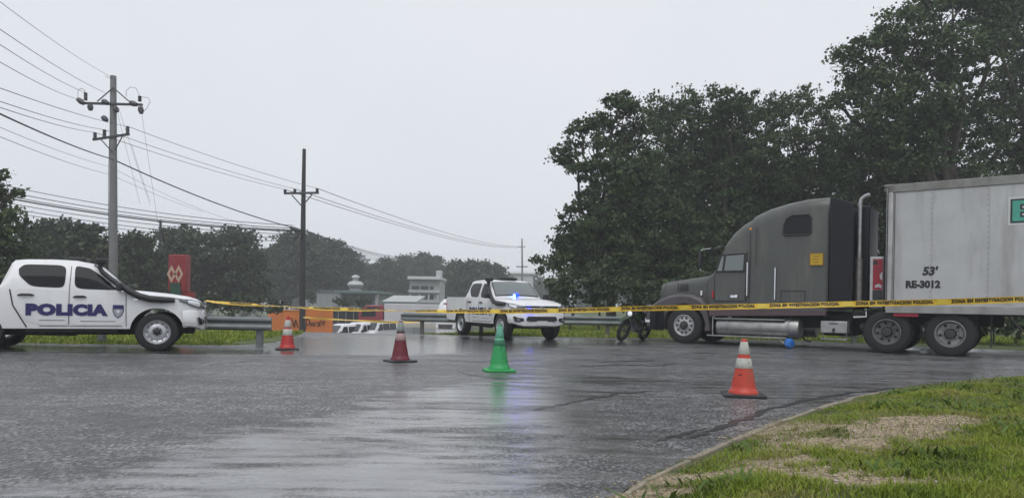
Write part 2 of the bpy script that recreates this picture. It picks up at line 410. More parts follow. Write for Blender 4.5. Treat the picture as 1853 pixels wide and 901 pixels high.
# ragged wet streaks, their dark tree reflections painted in as strips of colour
rt_ = random.Random(17)
for pts in ([(786, 650), (850, 654), (920, 653), (1005, 649)], [(1040, 664), (1110, 660), (1180, 662), (1240, 657)], [(826, 672), (880, 683), (950, 686)], [(960, 742), (1040, 728), (1120, 712), (1200, 706)], [(1085, 655), (1150, 653), (1225, 651)],
            [(380, 660), (440, 655), (490, 648)], [(1180, 800), (1230, 788), (1290, 770)]):
    P_ = [G(*q, 0.0) for q in pts]; fine = []
    for a, b in zip(P_[:-1], P_[1:]):
        for k in range(7): fine.append(a.lerp(b, k / 7))
    ring = []
    for i, p in enumerate(fine):
        e_ = max(0.0, math.sin(math.pi * i / (len(fine) - 1))) ** .5
        up_ = Vector((rt_.uniform(-.02, .02), 1, 0)); wv = (.02 + .13 * rt_.random()) * e_ * (p.y / 12)
        c_ = p + Vector((0, rt_.uniform(-.10, .10) * p.y / 12, .004)); ring.append([c_ + up_ * wv, c_ - up_ * wv * rt_.uniform(.3, 1)])
    mb = MB(); mb.loft(ring, caps=False, closed=False)
    struct(mb.build("reflection_streak", MATS["tar_seam_and_streak"], smooth=0))

# ------------------------------------------------------------------ verge in the foreground
E2 = np.array([(p.x, p.y) for p in EDGE])
def edge_dist(x, y):                        # metres inside the verge (negative: on the road), and arclength
    x = np.asarray(x, float); y = np.asarray(y, float)
    best = np.full(x.shape, 1e9); sg = np.ones(x.shape)
    for (ax, ay), (bx, by) in zip(E2[:-1], E2[1:]):
        dx, dy = bx - ax, by - ay; L2 = dx * dx + dy * dy
        t = np.clip(((x - ax) * dx + (y - ay) * dy) / L2, 0, 1)
        qx, qy = x - (ax + t * dx), y - (ay + t * dy); d = np.hypot(qx, qy)
        side = np.where(dx * (y - ay) - dy * (x - ax) < 0, 1.0, -1.0)
        m = d < best - 1e-9; best = np.where(m, d, best); sg = np.where(m, side, sg)
    return best * sg
def vnoise(x, y, sc, seed=0):               # smooth value noise in numpy
    x = np.asarray(x) * sc; y = np.asarray(y) * sc
    xi = np.floor(x).astype(int); yi = np.floor(y).astype(int); fx = x - xi; fy = y - yi
    fx = fx * fx * (3 - 2 * fx); fy = fy * fy * (3 - 2 * fy)
    def h(a, b):
        n_ = (a * 374761393 + b * 668265263 + seed * 1442695041) & 0x7fffffff
        n_ = ((n_ ^ (n_ >> 13)) * 1274126177) & 0x7fffffff
        return ((n_ ^ (n_ >> 16)) & 0xffff) / 65535.0
    return (h(xi, yi) * (1 - fx) + h(xi + 1, yi) * fx) * (1 - fy) + (h(xi, yi + 1) * (1 - fx) + h(xi + 1, yi + 1) * fx) * fy
def fbm(x, y, sc, seed=0): return (vnoise(x, y, sc, seed) + 0.5 * vnoise(x, y, sc * 2.1, seed + 5) + 0.25 * vnoise(x, y, sc * 4.3, seed + 9)) / 1.75
def verge_h(x, y):
    d = edge_dist(x, y)
    s = np.clip(d / 0.9, 0, 1); s = s * s * (3 - 2 * s)
    h = 0.015 + 0.10 * s + 0.05 * np.clip((d - 0.6) / 2.5, 0, 1) + (fbm(x, y, 1.7, 3) - 0.5) * 0.10 * s + (fbm(x, y, 6, 4) - 0.5) * 0.03 * s
    return np.where(d < 0, -0.08 + np.clip(d, -0.3, 0) * 0.2, h)
DIRT = [(*G(1580, 772, .12).xy, 0.95, 0.62), (*G(1500, 800, .12).xy, 0.55, 0.35), (*G(1270, 862, .05).xy, 0.42, 0.17), (*G(1180, 884, .05).xy, 0.3, 0.12),
        (*G(1470, 868, .1).xy, 0.42, 0.20), (*G(1600, 885, .1).xy, 0.5, 0.12), (*G(1350, 845, .1).xy, 0.25, 0.14), (*G(1440, 835, .1).xy, 0.34, 0.22), (*G(1650, 762, .12).xy, 0.5, 0.3)]
def dirt_amt(x, y):
    a = np.zeros(np.shape(x))
    wob = (fbm(x, y, 3.0, 21) - 0.5) * 2.0 + (fbm(x, y, 11.0, 22) - 0.5) * 1.3
    for cx, cy, rx, ry in DIRT:
        a = np.maximum(a, np.clip(1.42 - 1.0 * (((x - cx) / rx) ** 2 + ((y - cy) / ry) ** 2) + wob, 0, 1))
    return a
gx = np.arange(-0.6, 9.5, 0.06); gy = np.arange(1.2, 12.6, 0.06)
XX, YY = np.meshgrid(gx, gy); HH = verge_h(XX, YY); DD = dirt_amt(XX, YY)
HH += DD * ((fbm(XX, YY, 14, 31) - 0.5) * 0.035)
V = np.stack([XX, YY, HH], -1).reshape(-1, 3); nx, ny = len(gx), len(gy)
idx = np.arange(nx * ny).reshape(ny, nx)
FQ = np.stack([idx[:-1, :-1], idx[:-1, 1:], idx[1:, 1:], idx[1:, :-1]], -1).reshape(-1, 4)
dq = edge_dist(XX, YY).reshape(-1)
FQ = FQ[(dq[FQ].max(1) > -0.12)]
def verge_mat():
    m = bpy.data.materials.new("verge_soil"); m.use_nodes = True
    n, l = m.node_tree.nodes, m.node_tree.links; p = n["Principled BSDF"]; p.inputs['Roughness'].default_value = 0.85
    at = n.new("ShaderNodeAttribute"); at.attribute_name = "bare"
    g = n.new("ShaderNodeNewGeometry")
    a = n.new("ShaderNodeTexNoise"); a.inputs['Scale'].default_value = 38; a.inputs['Detail'].default_value = 6; l.new(g.outputs['Position'], a.inputs['Vector'])
    c1 = n.new("ShaderNodeValToRGB"); c1.color_ramp.elements[0].position = 0.36; c1.color_ramp.elements[1].position = 0.62
    c1.color_ramp.elements[0].color = (0.13, 0.095, 0.06, 1); c1.color_ramp.elements[1].color = (0.40, 0.32, 0.215, 1); l.new(a.outputs['Fac'], c1.inputs[0])
    c2 = n.new("ShaderNodeValToRGB"); c2.color_ramp.elements[0].position = 0.36; c2.color_ramp.elements[1].position = 0.66
    c2.color_ramp.elements[0].color = (0.03, 0.04, 0.012, 1); c2.color_ramp.elements[1].color = (0.10, 0.12, 0.03, 1); l.new(a.outputs['Fac'], c2.inputs[0])
    mx_ = n.new("ShaderNodeMix"); mx_.data_type = 'RGBA'
    l.new(at.outputs['Fac'], mx_.inputs[0]); l.new(c2.outputs[0], mx_.inputs[6]); l.new(c1.outputs[0], mx_.inputs[7]); l.new(mx_.outputs[2], p.inputs['Base Color'])
    b = n.new("ShaderNodeBump"); b.inputs['Strength'].default_value = 0.8; b.inputs['Distance'].default_value = 0.02
    l.new(a.outputs['Fac'], b.inputs['Height']); l.new(b.outputs[0], p.inputs['Normal'])
    return m
o = struct(np_mesh("verge", V, FQ, verge_mat()))
at = o.data.attributes.new("bare", 'FLOAT', 'POINT'); at.data.foreach_set("value", DD.reshape(-1).astype(np.float32))
o.data.polygons.foreach_set("use_smooth", np.ones(len(FQ), bool))
mb = MB(); mb.add([(9.4, 12.0, .1), (9.4, -20, .1), (30, -20, .1), (30, -1.5, .1), (24, 2.8, .1), (15.5, 9.0, .1), (12.8, 10.7, .1)], [(0, 1, 2, 3, 4, 5, 6)])
struct(mb.build("verge_beyond", MEADOW, smooth=0))

# ------------------------------------------------------------------ grass
def rand_mat(name, cols, rough=0.6, trans=0.25, per_leaf=0.5, nscale=0.9, namt=0.5):
    m = bpy.data.materials.new(name); m.use_nodes = True
    n, l = m.node_tree.nodes, m.node_tree.links; p = n["Principled BSDF"]; p.inputs['Roughness'].default_value = rough
    p.inputs['Specular IOR Level'].default_value = 0.25
    g = n.new("ShaderNodeNewGeometry")
    c = n.new("ShaderNodeValToRGB"); cr = c.color_ramp
    while len(cr.elements) < len(cols): cr.elements.new(0.5)
    for i, k in enumerate(cols): cr.elements[i].position = i / (len(cols) - 1); cr.elements[i].color = (*k, 1)
    nz = n.new("ShaderNodeTexNoise"); nz.inputs['Scale'].default_value = nscale; nz.inputs['Detail'].default_value = 3
    l.new(g.outputs['Position'], nz.inputs['Vector'])
    ad = n.new("ShaderNodeMath"); ad.operation = 'MULTIPLY_ADD'; ad.inputs[1].default_value = per_leaf
    l.new(g.outputs['Random Per Island'], ad.inputs[0])
    ml = n.new("ShaderNodeMapRange"); ml.inputs['From Min'].default_value = 0.3; ml.inputs['From Max'].default_value = 0.7; ml.inputs['To Max'].default_value = namt
    l.new(nz.outputs['Fac'], ml.inputs['Value']); l.new(ml.outputs[0], ad.inputs[2])
    l.new(ad.outputs[0], c.inputs[0]); l.new(c.outputs[0], p.inputs['Base Color'])
    if trans:
        tr = n.new("ShaderNodeBsdfTranslucent"); l.new(c.outputs[0], tr.inputs[0])
        ms = n.new("ShaderNodeMixShader"); ms.inputs[0].default_value = trans
        out = [q for q in n if q.type == 'OUTPUT_MATERIAL'][0]
        l.new(p.outputs[0], ms.inputs[1]); l.new(tr.outputs[0], ms.inputs[2]); l.new(ms.outputs[0], out.inputs[0])
    return m
def blades(name, P, hgt, wid, lean, m, seed):
    rg = np.random.default_rng(seed); n_ = len(P)
    a = rg.uniform(0, 2 * np.pi, n_); b = a + rg.uniform(0.8, 2.3, n_)
    wx, wy = np.cos(a) * wid, np.sin(a) * wid
    lx, ly = np.cos(b) * lean * hgt, np.sin(b) * lean * hgt
    base = P - np.array([0, 0, 0.01])
    p0 = base + np.stack([-wx, -wy, 0 * wx], -1); p1 = base + np.stack([wx, wy, 0 * wx], -1)
    mid = base + np.stack([lx * .35, ly * .35, hgt * .6], -1)
    p2 = mid + np.stack([-wx, -wy, 0 * wx], -1) * .8; p3 = mid + np.stack([wx, wy, 0 * wx], -1) * .8
    p4 = base + np.stack([lx, ly, hgt], -1)
    V_ = np.stack([p0, p1, p2, p3, p4], 1).reshape(-1, 3)
    k = np.arange(n_)[:, None, None] * 5
    T = (np.array([[0, 1, 3], [0, 3, 2], [2, 3, 4]])[None] + k).reshape(-1, 3)
    return stuff(np_mesh(name, V_, T, m))
GRASS = rand_mat("grass_blades", [(0.075, 0.072, 0.025), (0.09, 0.135, 0.02), (0.175, 0.25, 0.028), (0.26, 0.32, 0.04), (0.28, 0.26, 0.085)], .6, .25, .42, 1.7, .8)
DRY = rand_mat("dry_blades", [(0.16, 0.13, 0.07), (0.30, 0.25, 0.14), (0.12, 0.14, 0.04)])
rg = np.random.default_rng(5)
N = 470000
u = rg.random(N)
yy = 2.9 + 8.8 * u ** 1.25; xx = -0.3 + (rg.random(N)) * (yy * 0.80 + 0.6)
k_ = N - 50000                               # thinner sward outside the view
yy[k_:] = rg.uniform(1.3, 12.3, 50000); xx[k_:] = rg.uniform(-0.6, 9.3, 50000)
d = edge_dist(xx, yy); da = dirt_amt(xx, yy)
dens = np.clip(0.25 + 1.5 * (fbm(xx, yy, 2.6, 11) - 0.25), 0.12, 1.0) * (1 - 0.965 * da)
ok = (d > 0.02 + 0.11 * (yy < 8) * (fbm(xx, yy, 2.0, 55) > .38)) & (rg.random(N) < dens) & (xx < 9.3) & (yy < 12.4)
xx, yy, d = xx[ok], yy[ok], d[ok]
tall = fbm(xx, yy, 2.2, 41); near_edge = np.clip(d / 0.5, 0.45, 1)
hg = (0.015 + 0.055 * np.clip(tall - 0.25, 0.05, 1) ** 1.3) * rg.uniform(0.5, 1.4, len(xx)) * near_edge + 0.012
P = np.stack([xx, yy, verge_h(xx, yy)], -1)
wd = rg.uniform(0.0016, 0.0038, len(xx)) * (1 + yy * 0.06)
tag_g = blades("verge_grass", P, hg, wd, rg.uniform(0.2, 1.1, len(xx)), GRASS, 6)
N = 60000
xx = rg.uniform(-0.2, 7, N); yy = rg.uniform(2.9, 9.5, N); d = edge_dist(xx, yy)
ok = (d > 0.03) & (rg.random(N) < 0.10 + 0.5 * (fbm(xx, yy, 1.1, 91) > .55) + 0.5 * (dirt_amt(xx, yy) > 0.1)) & (rg.random(N) > .55 * (dirt_amt(xx, yy) > .8)); xx, yy = xx[ok], yy[ok]
blades("dry_grass", np.stack([xx, yy, verge_h(xx, yy)], -1), rg.uniform(0.02, 0.075, len(xx)), rg.uniform(.0015, .003, len(xx)), rg.uniform(.6, 1.8, len(xx)), DRY, 8)
# broad-leaved weeds
N = 9000
xx = rg.uniform(0, 7, N); yy = rg.uniform(2.9, 9.5, N); d = edge_dist(xx, yy)
ok = (d > 0.15) & (fbm(xx, yy, 1.9, 77) > 0.56) & (dirt_amt(xx, yy) < 0.4); xx, yy = xx[ok], yy[ok]
blades("broad_weeds", np.stack([xx, yy, verge_h(xx, yy)], -1), rg.uniform(0.04, 0.10, len(xx)), rg.uniform(.008, .016, len(xx)), rg.uniform(.8, 2.2, len(xx)),
       rand_mat("weed_leaves", [(0.04, 0.07, 0.015), (0.09, 0.15, 0.03), (0.14, 0.20, 0.05)]), 9)
# loose stones on the bare patches
N = 26000
xx = rg.uniform(-0.2, 7, N); yy = rg.uniform(2.8, 9, N)
ok = (edge_dist(xx, yy) > -0.12) & (rg.random(N) < np.maximum(dirt_amt(xx, yy) * 0.75, 0.015)); xx, yy = xx[ok], yy[ok]
n_ = len(xx); r_ = rg.uniform(0.004, 0.017, n_) ; zz = np.maximum(verge_h(xx, yy), 0.004)
oct_ = np.array([[1, 0, 0], [-1, 0, 0], [0, 1, 0], [0, -1, 0], [0, 0, 1], [0, 0, -1]], float)
fo = np.array([[0, 2, 4], [2, 1, 4], [1, 3, 4], [3, 0, 4], [2, 0, 5], [1, 2, 5], [3, 1, 5], [0, 3, 5]])
jit = rg.uniform(0.6, 1.3, (n_, 6, 1))
V = np.stack([xx, yy, zz], -1)[:, None, :] + oct_[None] * jit * r_[:, None, None] * np.array([1, 1, .7])
stuff(np_mesh("gravel", V.reshape(-1, 3), (fo[None] + np.arange(n_)[:, None, None] * 6).reshape(-1, 3),
              rand_mat("gravel_stone", [(0.14, 0.11, 0.08), (0.32, 0.275, 0.21), (0.50, 0.45, 0.38)], 0.8, 0)))
# rough grass of the far verges
def patch(name, x0, x1, y0, y1, n_, keep, hmin, hmax, seed):
    r2 = np.random.default_rng(seed)
    x = r2.uniform(x0, x1, n_); y = r2.uniform(y0, y1, n_)
    k = np.array([keep(a, b) for a, b in zip(x, y)]) & (r2.random(n_) < 0.35 + fbm(x, y, 0.8, seed)); x, y = x[k], y[k]
    z = np.array([gz(a, b) for a, b in zip(x, y)]) - 0.03
    blades(name, np.stack([x, y, z], -1), r2.uniform(hmin, hmax, len(x)) * (0.5 + fbm(x, y, 0.7, seed + 1)), r2.uniform(.008, .02, len(x)), r2.uniform(.2, 1, len(x)), GRASS, seed)
patch("roadside_grass", -24, -5.6, 15.0, 30, 70000, lambda x, y: (y > 15.6 and x < -6.9) if y > 16.3 else (x < -6.4 - (0 if y > 15.3 else 3)), .05, .15, 61)
patch("embankment_grass", -3.4, 22, 22.9, 34, 60000, lambda x, y: y > 23.2 + max(0, (-1.2 - x)) * .9 and not (x > 8.8 and y < 24 - (x - 9) * 0.2), .06, .17, 62)

# ------------------------------------------------------------------ kerb
kerb = struct(bpy.data.objects.new("kerb", None)); COL.objects.link(kerb)
CONC = mat("worn_concrete", (0.29, 0.25, 0.19), 0.8, var=0.35, vscale=5, bump=0.5, bscale=40, dirt=(0.10, 0.095, 0.07), damt=0.6, dscale=2.0)
kp = [G(*q) for q in [(1112, 898), (1150, 873), (1200, 849), (1290, 809), (1400, 765), (1480, 737), (1550, 719), (1620, 705.5)]]
dense = []
for a, b in zip(kp[:-1], kp[1:]):
    for k in range(10): dense.append(a.lerp(b, k / 10))
acc, seg = 0.0, [dense[0]]; segs = []
for a, b in zip(dense[:-1], dense[1:]):
    acc += (b - a).length; seg.append(b)
    if acc > 0.95: segs.append(seg); seg = [b]; acc = 0
rk = random.Random(8)
for seg in segs:
    n_ = len(seg); tot = MB(); rings = []
    lift = rk.uniform(-0.014, 0.012); sh = rk.uniform(-.018, .018); wk = [rk.uniform(.06, .10)]; acc0 = rk.uniform(0, 6)
    for i, p in enumerate(seg):
        t = (seg[min(i + 1, n_ - 1)] - seg[max(i - 1, 0)]).normalized(); nr = Vector((t.y, -t.x, 0))
        q = p + (t * 0.012 if i == 0 else (-t * 0.012 if i == n_ - 1 else t * 0))
        j = rk.uniform(-.003, .003)
        w2_ = wk[0] * (1 + .05 * math.sin(i * .7 + acc0)); hh = .032 + lift + j
        rings.append([q + nr * sh + Vector((0, 0, -.05)), q + nr * (sh + .012) + Vector((0, 0, hh - .016)), q + nr * (sh + .03) + Vector((0, 0, hh)),
                      q + nr * (sh + w2_) + Vector((0, 0, hh + .004)), q + nr * (sh + w2_ + .02) + Vector((0, 0, -.05))])
    tot.loft(rings); tot.build("kerb_stone", CONC, kerb, smooth=50)

# ------------------------------------------------------------------ police pickups
def wheel_meshes(style):
    """tyre and rim meshes, axle along y, outer face towards +y"""
    MY = Matrix.Rotation(R(-90), 4, 'X')           # z -> y
    if style == 'pickup':
        t = MB().lathe([(.235, -.10), (.25, -.125), (.33, -.135), (.37, -.115), (.385, -.07), (.388, 0), (.385, .07), (.37, .115), (.33, .135), (.25, .128), (.235, .11)], 36, 0, MY)
        for k in range(36):                         # tread blocks
            a = 2 * math.pi * k / 36
            for yy_ in (-.06, .0, .06):
                t.box((.386 * math.cos(a + yy_), yy_, .386 * math.sin(a + yy_)), (.012, .045, .045), 0, Matrix.Rotation(-(a + yy_), 3, 'Y'))
        r = MB().lathe([(.238, -.1), (.238, .10), (.252, .118), (.242, .122), (.222, .10), (.205, .075)], 36, 0, MY)
        r.lathe([(.205, .075), (.175, .06), (.14, .085), (.095, .088), (.072, .07)], 36, 0, MY)
        h = MB()
        for k in range(12):
            a = 2 * math.pi * k / 12
            h.lathe([(.001, .071), (.017, .071)], 8, 0, MY @ Matrix.Translation((.19 * math.cos(a), .19 * math.sin(a), 0)))
        k2 = MB(); k2.lathe([(.072, .070), (.070, .078), (.045, .08), (.045, .115), (.03, .125), (.001, .126)], 20, 0, MY)
        for k in range(6):
            a = 2 * math.pi * k / 6
            h.lathe([(.011, .08), (.011, .1), (.001, .1)], 6, 2, MY @ Matrix.Translation((.07 * math.cos(a), .07 * math.sin(a), 0)))
        return t, r, h, k2
def add_wheel(parent, loc, yaw=0.0, proto={}):
    if 'p' not in proto:
        t, r, h, k2 = wheel_meshes('pickup')
        proto['p'] = (t.build("wheel", RUBBER), r.build("rim", SILVER), stuff(h.build("lug_nuts", [DARK, BLACK, SILVER])), k2.build("hub", BLACK))
        proto['first'] = True
    T, Rm, H, K2 = proto['p']
    if proto['first']:
        w_, proto['first'] = T, False
        Rm.parent = T; H.parent = T; K2.parent = T
    else:
        w_ = T.copy(); COL.objects.link(w_)
        for c in (Rm, H, K2):
            d = c.copy(); COL.objects.link(d); d.parent = w_
    w_.parent = parent; w_.location = loc; w_.rotation_euler = (0, 0, yaw)
    return w_

# body stations: x, sill z, shoulder z, shoulder y, roof-edge z, roof-edge y, centre z
ST = [(.90, .60, .90, .62, .95, .50, .97), (.84, .56, .94, .73, 1.0, .62, 1.03), (.74, .52, 1.0, .82, 1.055, .70, 1.08), (.55, .48, 1.05, .875, 1.10, .76, 1.13),
      (.2, .45, 1.10, .905, 1.155, .80, 1.18), (-.2, .45, 1.135, .92, 1.185, .82, 1.22), (-.52, .44, 1.165, .922, 1.20, .82, 1.245),
      (-.64, .44, 1.18, .922, 1.215, .82, 1.26), (-.95, .44, 1.195, .922, 1.475, .785, 1.53), (-1.18, .44, 1.2, .922, 1.655, .745, 1.70), (-1.32, .44, 1.2, .922, 1.73, .725, 1.765),
      (-1.6, .44, 1.205, .922, 1.775, .72, 1.81), (-2.0, .44, 1.21, .922, 1.785, .72, 1.82), (-2.48, .44, 1.215, .92, 1.775, .72, 1.805),
      (-2.68, .44, 1.22, .917, 1.755, .72, 1.78), (-2.735, .44, 1.22, .915, 1.70, .72, 1.72), (-2.785, .44, 1.22, .913, 1.24, .84, 1.24)]
def st_at(x):
    for a, b in zip(ST[:-1], ST[1:]):
        if b[0] <= x <= a[0]:
            t = (a[0] - x) / (a[0] - b[0]); return [p + (q - p) * t for p, q in zip(a, b)]
    return list(ST[-1] if x < ST[-1][0] else ST[0])
def side_y(x, z):                       # half width of the body skin
    _, zb, zs, ys, zr, yr, zt = st_at(x)
    if z <= zs:
        u = (z - zb) / (zs - zb)
        return ys * (1 - .055 * max(0, .35 - u) ** 1.2 - .030 * max(0, u - .72) ** 1.0 + .006 * math.sin(u * math.pi))
    u = min(1, (z - zs) / max(.02, zr - zs))
    y0 = ys * (1 - .030 * .28 + 0)
    return y0 + (yr - y0) * u + 0.022 * math.sin(u * math.pi)
def body_ring(x):
    _, zb, zs, ys, zr, yr, zt = st_at(x)
    h = [(.3, zb), (side_y(x, zb) - .04, zb)]
    for u in (0.02, .2, .4, .6, .8, 1.0): z = zb + (zs - zb) * u; h.append((side_y(x, z), z))
    for u in (.25, .5, .75, 1.0): z = zs + (zr - zs) * u; h.append((side_y(x, z), z))
    h += [(yr * .93, zr + (zt - zr) * .45), (yr * .7, zr + (zt - zr) * .8), (yr * .35, zt - (zt - zr) * .04)]
    return [Vector((x, -y, z)) for y, z in h] + [Vector((x, y, z)) for y, z in reversed(h)]
def patch_side(poly, sgn, off, mb, mi=0, rim=True, n=10):
    """a sheet with a rounded outline laid on the body side, standing off by a few millimetres"""
    cx_ = sum(p[0] for p in poly) / len(poly); cz_ = sum(p[1] for p in poly) / len(poly)
    out = []
    for i in range(len(poly)):
        a, b = poly[i], poly[(i + 1) % len(poly)]
        for k in range(n): out.append((a[0] + (b[0] - a[0]) * k / n, a[1] + (b[1] - a[1]) * k / n))
    m = len(out)
    for _ in range(3):
        out = [((out[i - 1][0] + 2 * out[i][0] + out[(i + 1) % m][0]) / 4, (out[i - 1][1] + 2 * out[i][1] + out[(i + 1) % m][1]) / 4) for i in range(m)]
    rings = []
    for f in (1.0, .72, .4):
        rings.append([Vector((cx_ + (x - cx_) * f, sgn * (side_y(cx_ + (x - cx_) * f, cz_ + (z - cz_) * f) + off), cz_ + (z - cz_) * f)) for x, z in out])
    if rim: rings.insert(0, [Vector((p.x, p.y - sgn * (off + .012), p.z)) for p in rings[0]])
    o_ = len(mb.v); mb.loft(rings, caps=False, mi=mi)
    c = Vector((cx_, sgn * (side_y(cx_, cz_) + off), cz_)); mb.add([c], []); ci = len(mb.v) - 1
    base = ci - m
    for i in range(m): mb.f.append((base + i, base + (i + 1) % m, ci)); mb.m.append(mi)
    return mb
def strip_side(pts, sgn, wdt, off, mb, mi=0):
    fine_ = []
    for a, b in zip(pts[:-1], pts[1:]):
        for k in range(6): fine_.append((a[0] + (b[0] - a[0]) * k / 6, a[1] + (b[1] - a[1]) * k / 6))
    fine_.append(pts[-1]); rr = []
    for i, (x, z) in enumerate(fine_):
        a, b = fine_[max(i - 1, 0)], fine_[min(i + 1, len(fine_) - 1)]
        tx, tz = b[0] - a[0], b[1] - a[1]; L = math.hypot(tx, tz); nx_, nz_ = -tz / L * wdt / 2, tx / L * wdt / 2
        rr.append([Vector((x + nx_, sgn * (side_y(x + nx_, z + nz_) + off), z + nz_)), Vector((x - nx_, sgn * (side_y(x - nx_, z - nz_) + off), z - nz_))])
    return mb.loft(rr, caps=False, closed=False, mi=mi)
def text_side(body, x0, z0, size, bold, sx, off, mb, mi=0):   # lettering wrapped on the right-hand side (y < 0); reads with the nose to the right
    vs2, fs2, wd_, ht_ = text_geo(body, size, bold, sx, 0, 1.10)
    mb.add([Vector((x0 + a, -(side_y(x0 + a, z0 + b) + off), z0 + b)) for a, b in vs2], fs2, mi); return wd_

def make_pickup(label):
    t = thing("police_pickup", label, "pickup truck", group="white police pickups at the junction")
    mb = MB().loft([body_ring(s[0]) for s in ST]); body = mb.build("body", [WHITE, DARK], t, smooth=32)
    c1 = MB().tube([(0, -1.2, .40), (0, 1.2, .40)], .475, 40).build("cutter", DARK, smooth=0)
    body.name = "body"; cut(body, [c1])
    # load bed
    A = [(-2.79, .46), (-2.79, 1.235), (-2.85, 1.25), (-4.25, 1.265), (-4.30, 1.24), (-4.32, .9), (-4.30, .55), (-4.2, .5)]
    rings = []
    for yv, ins in ((-.915, 0), (-.90, .0), (.90, 0), (.915, 0)):
        rings.append([Vector((x, yv, z)) for x, z in A])
    bed = MB().loft([[Vector((p.x, p.y, p.z)) for p in r] for r in rings]).build("cargo_bed", [WHITE, DARK], t, smooth=32)
    c2 = MB().tube([(-3.085, -1.2, .40), (-3.085, 1.2, .40)], .475, 40).build("cutter", DARK, smooth=0)
    c3 = MB().box((-3.54, 0, 1.1), (1.36, 1.60, 1.0)).build("cutter", DARK, smooth=0)
    cut(bed, [c2, c3])
    MB().box((-4.325, 0, .9), (.03, 1.5, .6)).build("tailgate", WHITE, t, bevel=.012)
    tl = MB()
    for s in (-1, 1):
        MB().box((-4.30, s * .86, 1.0), (.06, .12, .34)).build("tail_light", REDLENS, t, bevel=.015)
    MB().box((-4.42, 0, .52), (.16, 1.7, .16)).build("rear_bumper", STEEL, t, bevel=.03)
    # underside
    u = MB(); u.box((-1.6, 0, .44), (4.6, 1.1, .2)); u.box((-1.3, 0, .37), (1.9, .6, .12)); u.tube([(0, -.7, .39), (0, .7, .39)], .06); u.tube([(-3.085, -.7, .39), (-3.085, .7, .39)], .08)
    u.box((-.75, 0, .55), (.4, 1.5, .3)); u.box((.4, 0, .6), (.8, 1.1, .3)); u.box((-1.6, -.80, .42), (1.75, .14, .07)); u.box((-1.6, .80, .42), (1.75, .14, .07))
    u.tube([(-1.6, -.5, .33), (-2.6, -.5, .35), (-4.2, -.55, .36)], .04)
    u.build("chassis", DARK, t)
    # windows, doors, seams
    RW = [(-2.60, 1.60), (-2.58, 1.47), (-2.36, 1.265), (-1.77, 1.245), (-1.76, 1.695), (-2.50, 1.69)]
    FW = [(-1.58, 1.235), (-.72, 1.225), (-.74, 1.27), (-1.10, 1.53), (-1.30, 1.65), (-1.60, 1.695)]
    def_fd = [(-1.67, .53), (-.56, .53), (-.56, 1.17), (-1.0, 1.215), (-1.67, 1.215)]
    def_rd = [(-2.45, .62), (-2.2, .53), (-1.69, .53), (-1.69, 1.215), (-2.62, 1.22), (-2.62, .95)]
    for s in (-1, 1):
        d = patch_side(def_fd, s, .006, MB(), n=12).build("front_door", WHITE, t)
        h = MB(); h.tube([(-1.60, s * .935, 1.07), (-1.54, s * .955, 1.085), (-1.40, s * .955, 1.085), (-1.34, s * .935, 1.075)], [.012, .022, .022, .012], 8); h.build("handle", BLACK, d)
        d2 = patch_side(def_rd, s, .006, MB(), n=12).build("rear_door", WHITE, t)
        h = MB(); h.tube([(-2.58, s * .935, 1.09), (-2.52, s * .955, 1.105), (-2.36, s * .955, 1.105), (-2.30, s * .935, 1.095)], [.012, .022, .022, .012], 8); h.build("handle", BLACK, d2)
        mb = MB(); patch_side(RW, s, .008, mb, 1, n=8); mb.build("rear_window", [BLACK, GLASS], t)
        mb = MB(); patch_side(FW, s, .008, mb, 1, n=8); mb.build("front_window", [BLACK, GLASS], t)
        sm = MB()
        for line in ([(-1.68, .50), (-1.68, 1.0), (-1.68, 1.22), (-1.67, 1.68)], [(-.535, .50), (-.54, .8), (-.545, 1.15)], [(-1.66, .505), (-.6, .505)], [(-2.2, .505), (-1.7, .505)],
                     [(-2.72, 1.2), (-2.66, .9), (-2.50, .62), (-2.42, .48)], [(-.54, 1.165), (-.2, 1.13), (.2, 1.10), (.5, 1.06)], [(-1.45, .60), (-.75, .60)], [(-2.2, .615), (-1.75, .615)]):
            strip_side(line, s, .011 if line[0][0] != -2.72 else .024, .0095, sm)
        sm.build("door_seam", SEAM, t)
        m_ = MB(); m_.box((-.66, s * 1.03, 1.29), (.12, .20, .16)); m_.box((-.66, s * .93, 1.235), (.07, .10, .05)); m_.build("mirror", BLACK, t, bevel=.03)
    # windscreen
    def scr(x, off=.006):
        r_ = body_ring(x); n_ = len(r_) // 2
        return r_
    mb = MB(); rings = []
    for x in np.linspace(-.70, -1.24, 7):
        _, zb, zs, ys, zr, yr, zt = st_at(x); row = []
        for k in np.linspace(-1, 1, 11):
            y = k * (yr - .07); a = abs(y) / yr
            z = zt - (zt - zr) * .95 * a ** 2.2 * .8
            row.append(Vector((x + .012, y, z + .014)))
        rings.append(row)
    mb.loft(rings, caps=False, closed=False); mb.build("windscreen", SCREEN, t)
    fr = MB()
    fr.tube([rings[0][0], rings[0][3], rings[0][5], rings[0][7], rings[0][10]], .018, 6); fr.tube([rings[-1][0], rings[-1][5], rings[-1][10]], .012, 6)
    for e in (0, 10): fr.tube([r_[e] for r_ in rings], .014, 6)
    fr.tube([(-.70, -.5, 1.265), (-.78, -.1, 1.32)], .008, 5); fr.tube([(-.70, .15, 1.27), (-.78, .55, 1.32)], .008, 5)
    fr.build("wiper", BLACK, t)
    # front: bumper skin swept round the nose
    path = [(.45, .918), (.60, .915), (.76, .875), (.87, .77), (.945, .56), (.985, .28), (.995, 0)]
    path = path + [(x, -y) for x, y in reversed(path[:-1])]
    prof = [(-.10, .40), (-.02, .43), (.0, .50), (.005, .60), (-.005, .70), (-.02, .80), (-.05, .86), (-.12, .885)]
